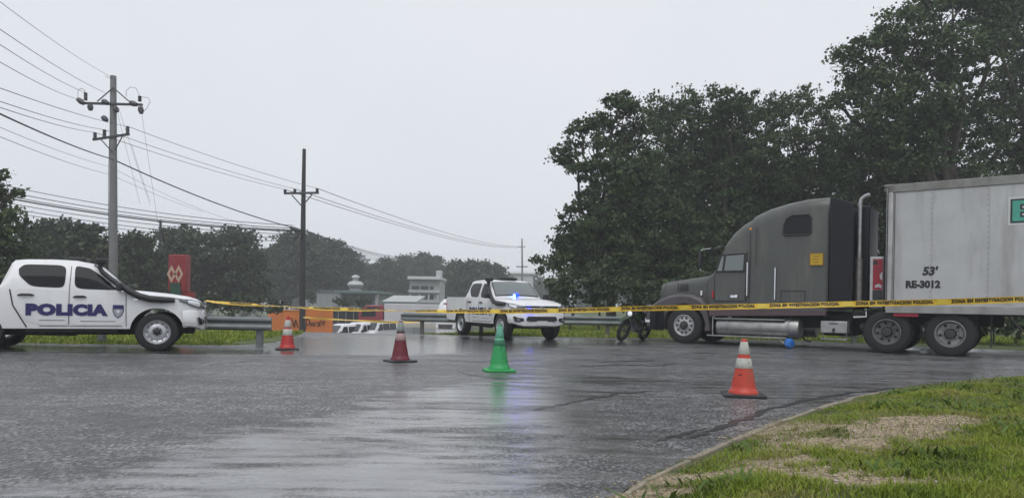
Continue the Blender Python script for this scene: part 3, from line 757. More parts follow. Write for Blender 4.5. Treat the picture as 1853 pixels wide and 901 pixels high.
    def bump_pt(i, off, z):
        a, b = path[max(i - 1, 0)], path[min(i + 1, len(path) - 1)]
        tx, ty = b[0] - a[0], b[1] - a[1]; L = math.hypot(tx, ty)
        nx_, ny_ = -ty / L, tx / L
        x, y = path[i]; return Vector((x - ty / L * off * 1.0 if True else x, y + tx / L * off, z))
    rings = []
    for i in range(len(path)):
        lift = .09 * max(0, (abs(path[i][1]) - .55) / .37) ** 1.5
        rings.append([bump_pt(i, o_, z + (lift if z < .55 else 0)) for o_, z in prof])
    MB().loft(rings, caps=False, closed=False).build("front_bumper", WHITE, t, smooth=50)
    fx = MB()
    fx.prism([(-.46, .70), (.46, .70), (.52, .60), (.40, .555), (-.40, .555), (-.52, .60)], .9, 1.006, 'x'); fx.build("lower_grille", BLACK, t)
    for s in (-1, 1):
        fg = MB(); fg.add([(.955, s * .575, .57), (.905, s * .74, .53), (.845, s * .845, .55), (.80, s * .885, .69), (.835, s * .845, .70), (.90, s * .75, .66), (.95, s * .60, .65)], [(0, 1, 2, 3, 4, 5, 6)])
        for k in range(7): pass
        f_ = fg.build("fog_recess", BLACK, t, smooth=0)
        MB().lathe([(.001, .02), (.04, .018), (.05, 0)], 14, 0, Matrix.Translation((.905, s * .745, .60)) @ Matrix.Rotation(R(75), 4, 'Y')).build("fog_lamp", LAMPDARK, f_)
    g_ = MB()
    g_.prism([(-.52, 1.0), (.52, 1.0), (.58, .93), (.50, .865), (-.50, .865), (-.58, .93)], .86, .945, 'x'); g_.build("upper_grille", BLACK, t)
    b_ = MB()
    for z, wv in ((1.005, .56), (.935, .58), (.90, .55)): b_.box((.955, 0, z), (.03, wv * 2, .022))
    b_.build("grille_bar", CHROME, t, bevel=.006)
    MB().lathe([(.055, 0), (.06, .012), (.05, .018)], 20, 0, Matrix.Translation((.965, 0, .945)) @ Matrix.Rotation(R(90), 4, 'Y')).build("badge", CHROME, t)
    MB().box((1.005, 0, .505), (.012, .36, .13)).build("plate", PLATE, t, bevel=.004)
    for s in (-1, 1):
        hp = [(.38, .912, 1.035, 1.055), (.52, .905, .985, 1.075), (.66, .875, .93, 1.065), (.77, .82, .895, 1.04), (.86, .735, .88, 1.015), (.915, .60, .875, .995)]
        rr = []
        for x, y, z0, z1 in hp:
            zm = (z0 + z1) / 2
            rr.append([Vector((x, s * (y - .02), z0)), Vector((x + .014, s * (y + .014), z0 + .006)), Vector((x + .018, s * (y + .018), zm)), Vector((x - .004, s * (y - .004), z1 - .006)), Vector((x - .02, s * (y - .05), z1))])
        h_ = MB().loft(rr, caps=True, closed=True).build("headlight", LAMPDARK, t, smooth=45)
        rr = []
        for x, y, z0, z1 in [(.56, .905, .985, 1.045), (.66, .882, .955, 1.04), (.76, .835, .925, 1.02), (.83, .775, .91, 1.0)]:
            rr.append([Vector((x + .012, s * (y + .012), z0)), Vector((x + .03, s * (y + .026), (z0 + z1) / 2)), Vector((x + .008, s * (y + .008), z1))])
        MB().loft(rr).build("lamp", LENS, h_, smooth=60)
    # snorkel on the right-hand wing and pillar
    sn = MB()
    pts = [(.30, -.915, 1.04), (.10, -.965, 1.045), (-.12, -.985, 1.06), (-.32, -.985, 1.115), (-.50, -.965, 1.215), (-.68, -.93, 1.33), (-.88, -.885, 1.46), (-1.04, -.845, 1.58), (-1.09, -.835, 1.66), (-1.08, -.835, 1.72)]
    sn.tube(pts, [.045, .062, .068, .066, .062, .056, .052, .050, .048, .048], 12)
    sn.build("snorkel", BLACK, t, smooth=60)
    hd = MB(); hd.tube([(-1.08, -.835, 1.68), (-1.075, -.835, 1.74)], .062, 12)
    hd.loft([[Vector((x * k * 1.25 - 1.06, -.835 + y * k * 1.25, z)) for x, y in ((-.085, -.07), (.10, -.08), (.12, 0), (.10, .08), (-.085, .07), (-.10, 0))] for z, k in ((1.735, .75), (1.76, 1), (1.83, 1.05), (1.845, .9))])
    hd.build("snorkel_head", BLACK, t, smooth=30)
    # roof light bar
    lb = MB(); lb.box((-1.66, .05, 1.85), (.34, .62, .075)); lb.box((-1.66, .25, 1.815), (.10, .06, .05)); lb.box((-1.66, -.15, 1.815), (.10, .06, .05)); lb.build("light_bar", BLACK, t, bevel=.02)
    MB().tube([(-1.95, .35, 1.79), (-2.0, .35, 2.0)], .006, 5).build("aerial", BLACK, t)
    # lettering and shield
    tx_ = MB(); text_side("POLICIA", -2.44, .705, .27, .022, 1.38, .0145, tx_); tx_.build("lettering", NAVY, t, smooth=0)
    shp = [(-.11, .14), (.11, .14), (.115, .02), (.08, -.07), (0, -.13), (-.08, -.07), (-.115, .02)]
    e_ = MB(); e_.add([(-.69 + a, -(side_y(-.69 + a, .79 + b) + .012), .79 + b) for a, b in shp], [tuple(range(7))]); em = e_.build("shield_emblem", NAVY, t, smooth=0)
    e_ = MB(); e_.add([(-.69 + a, -(side_y(-.69 + a, .79 + b) + .0145), .79 + b) for a, b in [(-.095, .055), (.095, .055), (.095, .01), (.065, -.06), (0, -.11), (-.065, -.06), (-.095, .01)]], [tuple(range(7))]); e_.build("shield_field", GREYBADGE, em, smooth=0)
    st = []
    for k in range(10):
        a = math.pi / 2 + k * math.pi / 5; r_ = .055 if k % 2 == 0 else .022; st.append((r_ * math.cos(a), r_ * math.sin(a)))
    e_ = MB(); e_.add([(-.69 + a, -(side_y(-.69 + a, .80 + b) + .017), .80 + b) for a, b in st], [tuple(range(10))]); e_.build("shield_star", WHITE, em, smooth=0)
    ib = MB(); strip_side([(-.42, 1.045), (-.34, 1.045)], -1, .02, .01, ib); ib.build("wing_badge", CHROME, t)
    def squeeze(x): return .45 + (x - .45) * .78 if x > .45 else (x if x > -.6 else (-.6 + (x + .6) * .82 if x > -1.67 else (-1.477 + (x + 1.67) * .90 if x > -2.75 else x + .19)))
    for o_ in [q for q in bpy.data.objects if q.type == 'MESH' and (q.parent == t or (q.parent and q.parent.parent == t))]:
        n_ = len(o_.data.vertices); a_ = np.empty(n_ * 3, np.float32); o_.data.vertices.foreach_get("co", a_); a_ = a_.reshape(-1, 3)
        a_[:, 0] = [squeeze(float(v_)) for v_ in a_[:, 0]]; o_.data.vertices.foreach_set("co", a_.ravel()); o_.data.update()
    for x in (0, squeeze(-3.085)):
        add_wheel(t, (x, -.80, .388), R(180)); add_wheel(t, (x, .80, .388), 0)
    return t

pk1 = make_pickup("white police pickup at the left edge, seen side-on with blue POLICIA lettering and black snorkel")
pk2 = copy_tree(pk1)
PY, PYAW, PS = 13.4, R(23.0), 0.985
q = W(284, 605, PY)
pk1.location = (q.x - .92 * PS * math.sin(PYAW), PY + .92 * PS * math.cos(PYAW), 0.0); pk1.rotation_euler = (0, 0, PYAW); pk1.scale = (PS, PS, PS * .965)
pk2["label"] = "white police pickup facing the camera with a blue light glowing behind its windscreen"
a2 = R(-62)
f2 = Vector((math.cos(a2), math.sin(a2), 0)); l2 = Vector((-f2.y, f2.x, 0))
wr = G(911, 614)
pk2.location = wr + l2 * .80; pk2.rotation_euler = (0, 0, a2)
# the dash beacon of the second pickup, lit
MB().lathe([(.075, 0), (.08, .03), (.07, .085), (.001, .10)], 16, 0, Matrix.Translation((-.70, -.02, 1.275))).build("beacon", BLUELIT, pk2)
MB().lathe([(.001, .045), (.035, .03), (.035, -.03), (.001, -.045)], 10, 0, Matrix.Translation((-.60, -.14, 1.31))).build("beacon_bulb", BLUECORE, pk2)
MB().box((.93, -.42, .89), (.05, .14, .06)).build("strobe_lamp", STROBE, pk2, bevel=.01)

# ------------------------------------------------------------------ semi truck: local x forward, steer axle at 0; t is metres behind it
TRUCKPAINT = mat("grey_green_paint", (0.066, 0.070, 0.064), 0.42, var=0.12, vscale=1.6, coat=0.25, dirt=(0.15, 0.135, 0.115), damt=0.55, dscale=0.9)
TRUCKSTRIPE = mat("maroon_paint", (0.085, 0.05, 0.055), 0.4, var=0.2, vscale=2, coat=0.2)
FENDER = mat("mauve_grey_paint", (0.085, 0.073, 0.078), 0.45, var=0.15, vscale=2)
FAIRING = mat("black_fairing", (0.008, 0.008, 0.013), 0.4, spec=.3)
ALU = mat("polished_aluminium", (0.37, 0.37, 0.36), 0.42, 0.85, var=0.25, vscale=5, bump=0.05)
ALUW = mat("wheel_aluminium", (0.46, 0.46, 0.46), 0.35, 0.35, var=0.25, vscale=8)
RIMGREY = mat("dull_wheel", (0.20, 0.20, 0.20), 0.5, 0.4, var=0.3, vscale=7)
YELLOWPL = mat("yellow_placard", (0.50, 0.33, 0.015), 0.5, var=0.1)
CABRED = mat("red_panel", (0.30, 0.012, 0.03), 0.45, var=0.2)
CABWHITE = mat("dull_white", (0.48, 0.48, 0.49), 0.5, var=0.15)
P0 = Vector((4.95, 19.9, 0)); TD = Vector((5.15, -3.8, 0)).normalized()      # near side plane, rearwards
TF = -TD; TL = Vector((-TF.y, TF.x, 0))
TYAW = math.atan2(TF.y, TF.x)
truck_loc = P0 - TL * 1.22
tk = thing("semi_truck", "dull grey green sleeper semi truck with a yellow placard behind its cab window", "truck", truck_loc, TYAW)
def rr(t, w_, zb, zt, r, n=5, wt=None):
    wt = wt if wt is not None else w_
    pts = [(w_, zb), (w_ + (wt - w_) * .5, (zb + zt) / 2), (wt, zt - r)]
    for k in range(1, n + 1):
        a = math.pi / 2 * k / n; pts.append((wt - r + r * math.cos(a), zt - r + r * math.sin(a)))
    pts.append((.0, zt + .015))
    return [Vector((-t, -a, b)) for a, b in pts] + [Vector((-t, a, b)) for a, b in reversed(pts[:-1])]
cab_r = [(.60, .98, 1.0, 1.96, .18, 5, .96), (.74, 1.05, 1.0, 2.06, .2, 5, .98), (.82, 1.08, 1.0, 2.2, .2, 5, .97), (1.02, 1.12, 1.0, 2.69, .2, 5, .98), (1.04, 1.12, 1.0, 2.76, .2, 5, .98), (1.12, 1.13, 1.0, 2.93, .28, 5, .98),
         (1.3, 1.13, 1.0, 3.19, .35, 5, .99), (1.55, 1.13, 1.0, 3.40, .4, 5, 1.0), (1.80, 1.13, 1.0, 3.55, .45, 5, 1.02), (1.84, 1.20, 1.0, 3.58, .45, 5, 1.1), (1.92, 1.23, 1.0, 3.62, .45, 5, 1.14),
         (2.3, 1.235, 1.0, 3.76, .42, 5, 1.17), (2.8, 1.235, 1.0, 3.87, .36, 5, 1.18), (3.3, 1.235, 1.0, 3.93, .3, 5, 1.19), (3.75, 1.235, 1.0, 3.94, .28, 5, 1.19), (3.84, 1.21, 1.0, 3.92, .26, 5, 1.17)]
MB().loft([rr(*a) for a in cab_r]).build("cab_shell", TRUCKPAINT, tk, smooth=28)
MB().loft([rr(*a) for a in [(-.97, .62, .72, 1.40, .15), (-.955, .72, .66, 1.62, .2), (-.90, .78, .62, 1.74, .22), (-.75, .83, .6, 1.80, .25), (-.3, .88, .6, 1.86, .28), (.2, .92, .6, 1.92, .28), (.585, .95, .6, 1.97, .26)]]).build("hood", TRUCKPAINT, tk, smooth=40)
gr = MB()
for k in range(9): gr.box((.985, 0, .82 + k * .085), (.02, 1.05, .03))
gr.build("radiator_grille", CHROME, tk)
def arc_fender(s):
    m_ = MB(); R_, cx_, cz_ = .64, 0, .52
    prof = [(1.16, .50), (1.18, .86), (1.02, 1.10), (.82, 1.24), (.5, 1.37), (.15, 1.43), (-.2, 1.41), (-.45, 1.32), (-.62, 1.16), (-.70, .90), (-.78, .42)]
    arc = [(cx_ + R_ * math.cos(a), cz_ + R_ * math.sin(a)) for a in np.linspace(R(-12), R(192), 11)]
    rings = [[Vector((p[0], s * .78, p[1])) for p in prof]]
    for yv, ins in ((1.12, .0), (1.19, .03), (1.215, .08)):
        rings.append([Vector((p[0] * (1 - ins * .15), s * yv, p[1] - ins * (1 if 1 < i < 9 else .3))) for i, p in enumerate(prof)])
    m_.loft(rings, caps=False, closed=False)
    last = rings[-1]; inner = [Vector((p[0], s * 1.205, p[1])) for p in arc]
    m_.loft([last, inner], caps=False, closed=False)
    m_.loft([inner, [Vector((p.x, s * .78, p.z)) for p in inner]], caps=False, closed=False)
    return m_
for s in (-1, 1): arc_fender(s).build("fender", FENDER, tk, smooth=50)
bmp = MB(); rings = []
for y, x in [(-1.235, .70), (-1.235, 1.0), (-1.15, 1.2), (-.8, 1.32), (0, 1.36), (.8, 1.32), (1.15, 1.2), (1.235, 1.0), (1.235, .70)]:
    rings.append([Vector((x - .1, y, .36)), Vector((x, y, .38)), Vector((x + .01, y, .6)), Vector((x, y, .96)), Vector((x - .1, y, 1.0))])
bmp.loft(rings, caps=True, closed=True); bp_ = bmp.build("front_bumper", FAIRING, tk, smooth=40)
for s in (-1, 1):
    MB().box((1.13, s * 1.195, .62), (.16, .04, .09)).build("fog_lamp", LENS, bp_, bevel=.01)
    hl = MB(); hl.box((1.12, s * .98, 1.0), (.12, .34, .2)); hl.build("headlight", LAMPDARK, tk, bevel=.03)
# doors, windows
for s in (-1, 1):
    yv = s * 1.128
    dm = MB(); dm.prism([(-.87, 1.24), (-.87, 2.04), (-1.02, 2.56), (-1.72, 2.60), (-1.72, 1.24)], yv - s * .02, yv + s * .012)
    # follow the tumblehome of the cab
    dm.v = [(x, y - s * max(0, z - 1.9) * .10, z) for x, y, z in dm.v]
    d = dm.build("door", TRUCKPAINT, tk, bevel=.012)
    gm = MB(); gm.prism([(-1.12, 2.08), (-1.16, 2.50), (-1.66, 2.52), (-1.66, 2.08)], yv + s * .008, yv + s * .022); gm.v = [(x, y - s * max(0, z - 1.9) * .10, z) for x, y, z in gm.v]
    gm.build("window", mat("cab_glass", (0.10, 0.125, 0.125), 0.06, spec=0.8, coat=1.0), d, bevel=.01)
    gm = MB(); gm.prism([(-.93, 2.08), (-1.04, 2.48), (-1.09, 2.49), (-1.07, 2.08)], yv + s * .008, yv + s * .020); gm.v = [(x, y - s * max(0, z - 1.9) * .10, z) for x, y, z in gm.v]
    gm.build("vent_window", mat("cab_glass2", (0.14, 0.155, 0.155), 0.06, spec=0.8, coat=1.0), d)
    wf = MB()
    for a, b in (((-1.095, 2.06), (-1.14, 2.52)), ((-1.14, 2.53), (-1.68, 2.55)), ((-1.68, 2.55), (-1.68, 2.06)), ((-.90, 2.06), (-1.68, 2.06)), ((-.90, 2.06), (-1.03, 2.53)), ((-1.03, 2.53), (-1.14, 2.53))):
        wf.tube([(a[0], yv + s * .024 - s * max(0, a[1] - 1.9) * .1, a[1]), (b[0], yv + s * .024 - s * max(0, b[1] - 1.9) * .1, b[1])], .018, 6)
    wf.build("window_frame", BLACK, d)
    MB().box((-1.42, yv + s * .03, 1.36), (.20, .03, .08)).build("handle", CHROME, d, bevel=.01)
    sm = MB()
    for x0, z0, x1, z1 in ((-1.735, 1.24, -1.735, 2.6), (-.865, 1.24, -1.735, 1.235), (-.86, 1.24, -.86, 2.04)):
        sm.tube([(x0, yv + s * .004 - s * max(0, z0 - 1.9) * .1, z0), (x1, yv + s * .004 - s * max(0, z1 - 1.9) * .1, z1)], .010, 5)
    sm.build("door_seam", SEAM, tk)
    # sleeper side details
    ys = s * 1.237
    def sl(z): return -s * .055 * max(0, (z - 2.4)) / 1.3
    sw = MB(); ring = [(-2.76, 2.98), (-3.38, 2.98), (-3.42, 3.03), (-3.42, 3.42), (-3.36, 3.50), (-2.95, 3.50), (-2.80, 3.42), (-2.73, 3.25), (-2.72, 3.03)]
    sw.prism(ring, ys - s * .04, ys + s * .010); sw.v = [(x, y + sl(z), z) for x, y, z in sw.v]; sw.build("sleeper_window", GLASS, tk, bevel=.008)
    wf = MB(); wf.tube([(x, ys + s * .010 + sl(z), z) for x, z in ring + ring[:1]], .022, 6); wf.build("window_frame", BLACK, tk)
    lk = MB()
    for a, b in (((-2.70, 1.22), (-2.70, 1.52)), ((-2.70, 1.52), (-3.30, 1.52)), ((-3.30, 1.52), (-3.30, 1.22)), ((-3.30, 1.22), (-2.70, 1.22)), ((-1.86, 1.1), (-1.86, 3.1)), ((-2.02, 2.2), (-2.02, 3.25)), ((-3.825, 1.0), (-3.825, 3.6))):
        lk.tube([(a[0], ys - s * .001 + sl(a[1]) - (s * .04 if a[0] == -1.86 else 0), a[1]), (b[0], ys - s * .001 + sl(b[1]) - (s * .04 if a[0] == -1.86 else 0), b[1])], .009, 5)
    lk.build("panel_seam", SEAM, tk)
    for x, z0, z1 in ((-1.79, 1.35, 2.32), (-2.55, 1.25, 2.15)):
        gh = MB(); yo = ys + s * (.045 if x < -2 else -.03)
        gh.tube([(x, yo - s * .06, z0), (x, yo, z0 + .03), (x, yo, z1 - .03), (x, yo - s * .06, z1)], .018, 8); gh.build("grab_handle", CHROME, tk)
    pl = MB(); pl.box((-3.57, ys + s * .008, 2.33), (.32, .012, .31)); p_ = pl.build("placard", YELLOWPL, tk)
    pr = MB()
    for x0, x1, z0, z1 in ((-3.73, -3.72, 2.18, 2.48), (-3.42, -3.41, 2.18, 2.48), (-3.73, -3.41, 2.475, 2.485), (-3.73, -3.41, 2.175, 2.185)):
        pr.box(((x0 + x1) / 2, ys + s * .016, (z0 + z1) / 2), (x1 - x0 + .012, .006, z1 - z0 + .01))
    for k in range(3): pr.box((-3.57 + .03 * (k % 2), ys + s * .016, 2.40 - k * .07), (.16 - .02 * k, .005, .022))
    pr.build("placard_print", mat("placard_ink", (0.28, 0.15, 0.01), 0.6), p_)
    MB().box((-.80, s * 1.075, 1.42), (.055, .05, .22)).build("marker_light", REDLENS, tk, bevel=.012)
    # lower maroon skirt and black side extender
    sk = MB(); sk.prism([(-.74, .80), (-.74, 1.16), (-3.82, 1.16), (-3.82, .88)], s * 1.10, s * 1.228 if True else 0); sk.build("skirt", TRUCKSTRIPE, tk, bevel=.02)
    ex = MB(); ex.prism([(-3.86, 1.05), (-3.86, 3.90), (-4.05, 3.86), (-4.42, 3.70), (-4.42, 1.05)], s * 1.15, s * 1.20); ex.build("side_extender", FAIRING, tk, bevel=.015)
    for k in range(3):
        pass
    # mirror on its tubular bracket
    mm_ = MB(); mm_.tube([(-.72, s * 1.08, 2.72), (-.56, s * 1.38, 2.66), (-.54, s * 1.40, 2.1), (-.70, s * 1.06, 2.0)], .016, 6); mm_.build("mirror_bracket", CHROME, tk)
    mi_ = MB(); mi_.box((-.55, s * 1.42, 2.38), (.07, .17, .52)); mi_.build("mirror", BLACK, tk, bevel=.025)
# windscreen in two halves, visor over it
def cabz(t):
    for a, b in zip(cab_r[:-1], cab_r[1:]):
        if a[0] <= t <= b[0]: return a[3] + (b[3] - a[3]) * (t - a[0]) / (b[0] - a[0])
for s in (-1, 1):
    ws = MB(); rows = []
    for t_ in np.linspace(.76, 1.0, 5):
        rows.append([Vector((-t_ + .016, s * y, cabz(t_) + .012 - .10 * (y / .9) ** 3)) for y in np.linspace(.03, .86, 7)])
    ws.loft(rows, caps=False, closed=False); ws.build("windscreen", SCREEN, tk)
vz = MB(); vz.prism([(-.98, 2.74), (-.78, 2.70), (-.76, 2.73), (-.98, 2.80)], -1.02, 1.02); vz.build("sun_visor", TRUCKPAINT, tk, bevel=.01)
for k in range(5):
    MB().lathe([(.045, 0), (.04, .04), (.001, .06)], 10, 0, Matrix.Translation((-1.22, -.7 + k * .35, cabz(1.22) - .06 * abs(k - 2)))).build("roof_marker", AMBER, tk)
hd_ = MB()
for s in (-1, 1):
    hd_.tube([(-.59, s * .955, .8), (-.59, s * .955, 1.75), (-.59, s * .75, 1.97), (-.59, 0, 1.99)], .010, 5)
hd_.build("hood_seam", SEAM, tk)
for s in (-1, 1):
    m_ = MB()
    for k in range(5): m_.box((.30 - k * .07, s * .925, 1.62), (.02, .02, .22))
    m_.build("hood_vent", BLACK, tk)
    MB().box((-.42, s * .965, 1.45), (.06, .04, .14)).build("hood_latch", CHROME, tk, bevel=.01)
    rv = MB()
    for k in range(26): rv.box((-3.80, s * 1.2395 - s * .055 * max(0, (1.05 + k * .10 - 2.4)) / 1.3, 1.05 + k * .10), (.016, .006, .016))
    for k in range(17): rv.box((-2.05 - k * .10, s * 1.239, 1.20), (.016, .006, .016))
    rv.build("rivet_row", STEEL, tk, smooth=0)
    MB().box((-1.86, s * 1.20, 3.2), (.05, .03, .06)).build("side_marker", AMBER, tk, bevel=.008)
MB().tube([(-1.0, .95, 2.8), (-1.05, 1.0, 4.1)], .008, 5).build("aerial", BLACK, tk)
# frame, tanks, boxes
fr = MB()
for s in (-1, 1): fr.box((-3.2, s * .42, .84), (8.6, .1, .28))
for x in (.4, -1.5, -3.2, -4.6, -5.8, -7.3): fr.box((x, 0, .84), (.12, .8, .2))
fr.box((-5.8, 0, 1.10), (1.1, 1.0, .12)); fr.box((0, 0, .7), (1.2, 1.1, .5)); fr.tube([(0, -.95, .52), (0, .95, .52)], .07); fr.tube([(-5.19, -.9, .52), (-5.19, .9, .52)], .11); fr.tube([(-6.5, -.9, .52), (-6.5, .9, .52)], .11)
fr.box((-2.2, 0, .75), (2.8, 1.3, .4)); fr.box((-4.0, 0, .65), (.7, 1.6, .55)); fr.box((-5.85, 0, .95), (2.9, 2.1, .10))
fr.build("chassis", DARK, tk)
for s in (-1, 1):
    tn = MB(); pf = [(.0, 0), (.22, .0), (.27, .025), (.285, .07), (.285, 2.16), (.27, 2.21), (.22, 2.235), (.0, 2.235)]
    tn.lathe(pf, 28, 0, Matrix.Translation((-.92, s * .93, .53)) @ Matrix.Rotation(R(-90), 4, 'Y')); tank = tn.build("fuel_tank", ALU, tk, smooth=40)
    for x in (-1.25, -2.15, -2.88):
        st_ = MB(); st_.lathe([(.287, -.035), (.296, -.03), (.296, .03), (.287, .035)], 28, 0, Matrix.Translation((x, s * .93, .53)) @ Matrix.Rotation(R(90), 4, 'Y'))
        st_.build("tank_strap", mat("strap_steel", (0.30, 0.30, 0.30), 0.4, 0.7), tank)
    sp = MB(); sp.box((-1.85, s * 1.17, .745), (1.9, .14, .03)); sp.box((-1.78, s * 1.19, .27), (2.15, .16, .035)); sp.tube([(-.86, s * 1.22, .25), (-.86, s * 1.22, .78), (-.92, s * 1.22, .80)], .022, 6)
    sp.tube([(-2.62, s * 1.2, .27), (-2.78, s * 1.18, .13), (-2.95, s * 1.1, .12)], .03, 6)
    sp.build("tank_step", ALU, tk, bevel=.006)
    pw = MB(); pw.box((-1.30, s * 1.02, .84), (.12, .2, .14)); pw.tube([(-1.32, s * 1.02, .8), (-1.32, s * 1.02, .93)], .05, 10); pw.build("filler_cap", ALU, tk, bevel=.01)
    bx_ = MB(); bx_.box((-4.0, s * 1.03, .60), (.62, .38, .30)); b = bx_.build("battery_box", mat("box_aluminium", (0.40, 0.40, 0.40), 0.4, 0.6, var=.2), tk, bevel=.015)
    lt = MB(); lt.box((-4.0, s * 1.226, .69), (.22, .015, .02)); lt.box((-4.0, s * 1.23, .52), (.06, .02, .10)); lt.build("latch", BLACK, b)
    sb = MB(); sb.box((-4.0, s * 1.1, .30), (.62, .22, .035)); sb.tube([(-3.72, s * 1.1, .46), (-3.72, s * 1.1, .3)], .015, 5); sb.tube([(-4.28, s * 1.1, .46), (-4.28, s * 1.1, .3)], .015, 5); sb.build("box_step", ALU, tk)
    mf = MB(); mf.tube([(-4.62, s * .6, 1.05), (-4.72, s * 1.18, 1.06), (-4.74, s * 1.20, .88), (-4.45, s * 1.2, .86)], .028, 6); mf.build("wing_bracket", CABWHITE, tk)
    MB().box((-7.28, s * .9, .62), (.02, .6, .75)).build("mud_flap", RUBBER, tk)
# clutter under the frame: air tanks, brake chambers, hoses
for s in (-1, 1):
    MB().tube([(-4.55, s * .78, .62), (-4.95, s * .78, .62)], .13, 14).build("air_tank", mat("air_tank", (0.05, 0.05, 0.052), .5, .3), tk)
    for x in (-5.5, -6.15): MB().tube([(x, s * .5, .70), (x + .22, s * .5, .76)], .10, 12).build("brake_chamber", STEEL, tk)
    hs_ = MB(); hs_.tube([(-4.5, s * .5, 1.1), (-4.9, s * .7, .86), (-5.4, s * .62, .8), (-5.9, s * .66, .9), (-6.6, s * .6, .8)], .018, 5); hs_.tube([(-6.9, s * .8, .95), (-7.1, s * .9, .6), (-7.15, s * .7, .5)], .018, 5); hs_.build("hose", RUBBER, tk)
    MB().prism([(-4.62, .98), (-4.72, 1.06), (-5.0, 1.10), (-5.4, 1.10), (-5.42, 1.08), (-5.0, 1.075), (-4.74, 1.03), (-4.66, .96)], s * .62, s * 1.2).build("mudguard", BLACK, tk)
hs_ = MB()
for k, y in enumerate((-.25, -.1, .1)): hs_.tube([(-4.06, y, 2.2 - .1 * k), (-4.5, y - .1, 1.6 + .1 * k), (-4.9, y, 1.7), (-5.14, y, 2.0)], .022, 6)
hs_.build("air_hose", mat("hose_red", (0.10, 0.02, 0.02), .5), tk)
# exhaust stack
es = MB(); es.tube([(-4.52, .98, 1.15), (-4.52, .98, 2.35)], .085, 14); es.build("muffler", mat("muffler_steel", (0.22, 0.21, 0.20), 0.45, 0.7, var=.3), tk, smooth=40)
es = MB(); es.tube([(-4.52, .98, 2.35), (-4.52, .98, 3.72), (-4.55, .98, 3.83), (-4.63, .98, 3.90), (-4.74, .98, 3.93)], .05, 12); es.build("exhaust_stack", mat("stack_steel", (0.40, 0.40, 0.41), 0.4, 0.6, var=.3), tk, smooth=50)
bk = MB(); bk.box((-4.02, 0, 2.4), (.04, 2.2, 2.6)); bk.tube([(-4.3, .2, 1.2), (-4.3, .2, 3.2)], .03); bk.build("rear_wall", FAIRING, tk)
bk = MB(); bk.box((-4.58, .12, 2.42), (.26, 1.3, 2.55)); bk.build("rear_gap_darkener", FAIRING, tk, bevel=.03)  # plain black block added to darken the gap behind the cab
# white-framed equipment cabinet with a red face behind the cab
cb = MB(); cb.box((-4.93, .52, 1.74), (.30, 1.1, 1.26)); c = cb.build("equipment_cabinet", CABWHITE, tk, bevel=.02)
c_ = MB(); c_.box((-4.96, 1.075, 1.93), (.22, .012, .76)); c_.build("red_face", CABRED, c)
c_ = MB(); c_.box((-4.96, 1.08, 1.42), (.22, .014, .24)); c_.box((-4.90, 1.083, 2.22), (.09, .014, .10)); c_.build("cabinet_vent", BLACK, c)
c_ = MB(); c_.add([(-4.90, 1.085, 1.60), (-4.98, 1.085, 1.62), (-5.05, 1.085, 1.58), (-5.05, 1.085, 1.66), (-4.98, 1.085, 1.70), (-4.90, 1.085, 1.66)], [(0, 1, 2, 3, 4, 5)]); c_.add([(-5.02, 1.085, 1.8), (-5.06, 1.085, 1.8), (-5.06, 1.085, 2.0), (-5.0, 1.085, 1.92)], [(0, 1, 2, 3)]); c_.build("cabinet_print", CABWHITE, c, smooth=0)
# wheels
MY = Matrix.Rotation(R(-90), 4, 'X')
def big_tyre():
    t = MB().lathe([(.30, -.12), (.32, -.145), (.42, -.155), (.495, -.13), (.52, -.09), (.525, 0), (.52, .09), (.495, .13), (.42, .155), (.32, .145), (.30, .12)], 44, 0, MY)
    for k in range(44):
        a = 2 * math.pi * k / 44
        for yy_ in (-.075, .0, .075): t.box((.522 * math.cos(a + yy_ * .6), yy_, .522 * math.sin(a + yy_ * .6)), (.016, .06, .058), 0, Matrix.Rotation(-(a + yy_ * .6), 3, 'Y'))
    return t.build("wheel", RUBBER)
def steer_rim():
    r = MB().lathe([(.295, -.1), (.295, .13), (.308, .145), (.295, .15), (.27, .12), (.25, .105), (.15, .12), (.14, .125), (.001, .125)], 40, 0, MY)
    h = MB()
    for k in range(10):
        a = 2 * math.pi * k / 10; h.lathe([(.001, .119), (.033, .1175)], 10, 0, MY @ Matrix.Translation((.215 * math.cos(a), .215 * math.sin(a), .003)))
        a += .31; h.lathe([(.02, .12), (.02, .16), (.001, .165)], 6, 1, MY @ Matrix.Translation((.142 * math.cos(a), .142 * math.sin(a), 0)))
    k_ = MB(); k_.lathe([(.125, .1265), (.105, .128), (.10, .2), (.075, .23), (.001, .235)], 20, 0, MY)
    return r.build("rim", ALUW, smooth=45), stuff(h.build("lug_nuts", [DARK, ALUW], smooth=45)), k_.build("hub", mat("hub_dark", (0.05, 0.05, 0.05), 0.5, 0.3), smooth=45)
def drive_rim(holes, m1):
    r = MB().lathe([(.295, -.1), (.295, .12), (.312, .148), (.296, .152), (.280, .12), (.262, .03), (.25, .005), (.17, -.0), (.15, .02), (.13, .02)], 40, 0, MY)
    h = MB()
    for k in range(holes):
        a = 2 * math.pi * k / holes + .2; h.lathe([(.001, .008), (.036, .007)], 10, 0, MY @ Matrix.Translation((.212 * math.cos(a), .212 * math.sin(a), .0)))
    for k in range(10):
        a = 2 * math.pi * k / 10; h.lathe([(.018, .01), (.018, .05), (.001, .055)], 6, 1, MY @ Matrix.Translation((.143 * math.cos(a), .143 * math.sin(a), .01)))
    k_ = MB(); k_.lathe([(.12, .0), (.115, .12), (.09, .15), (.001, .155)], 20, 0, MY)
    return r.build("rim", m1, smooth=45), stuff(h.build("lug_nuts", [DARK, m1], smooth=45)), k_.build("hub", mat("hub_dark", (0.05, 0.05, 0.05), 0.5, 0.3), smooth=45)
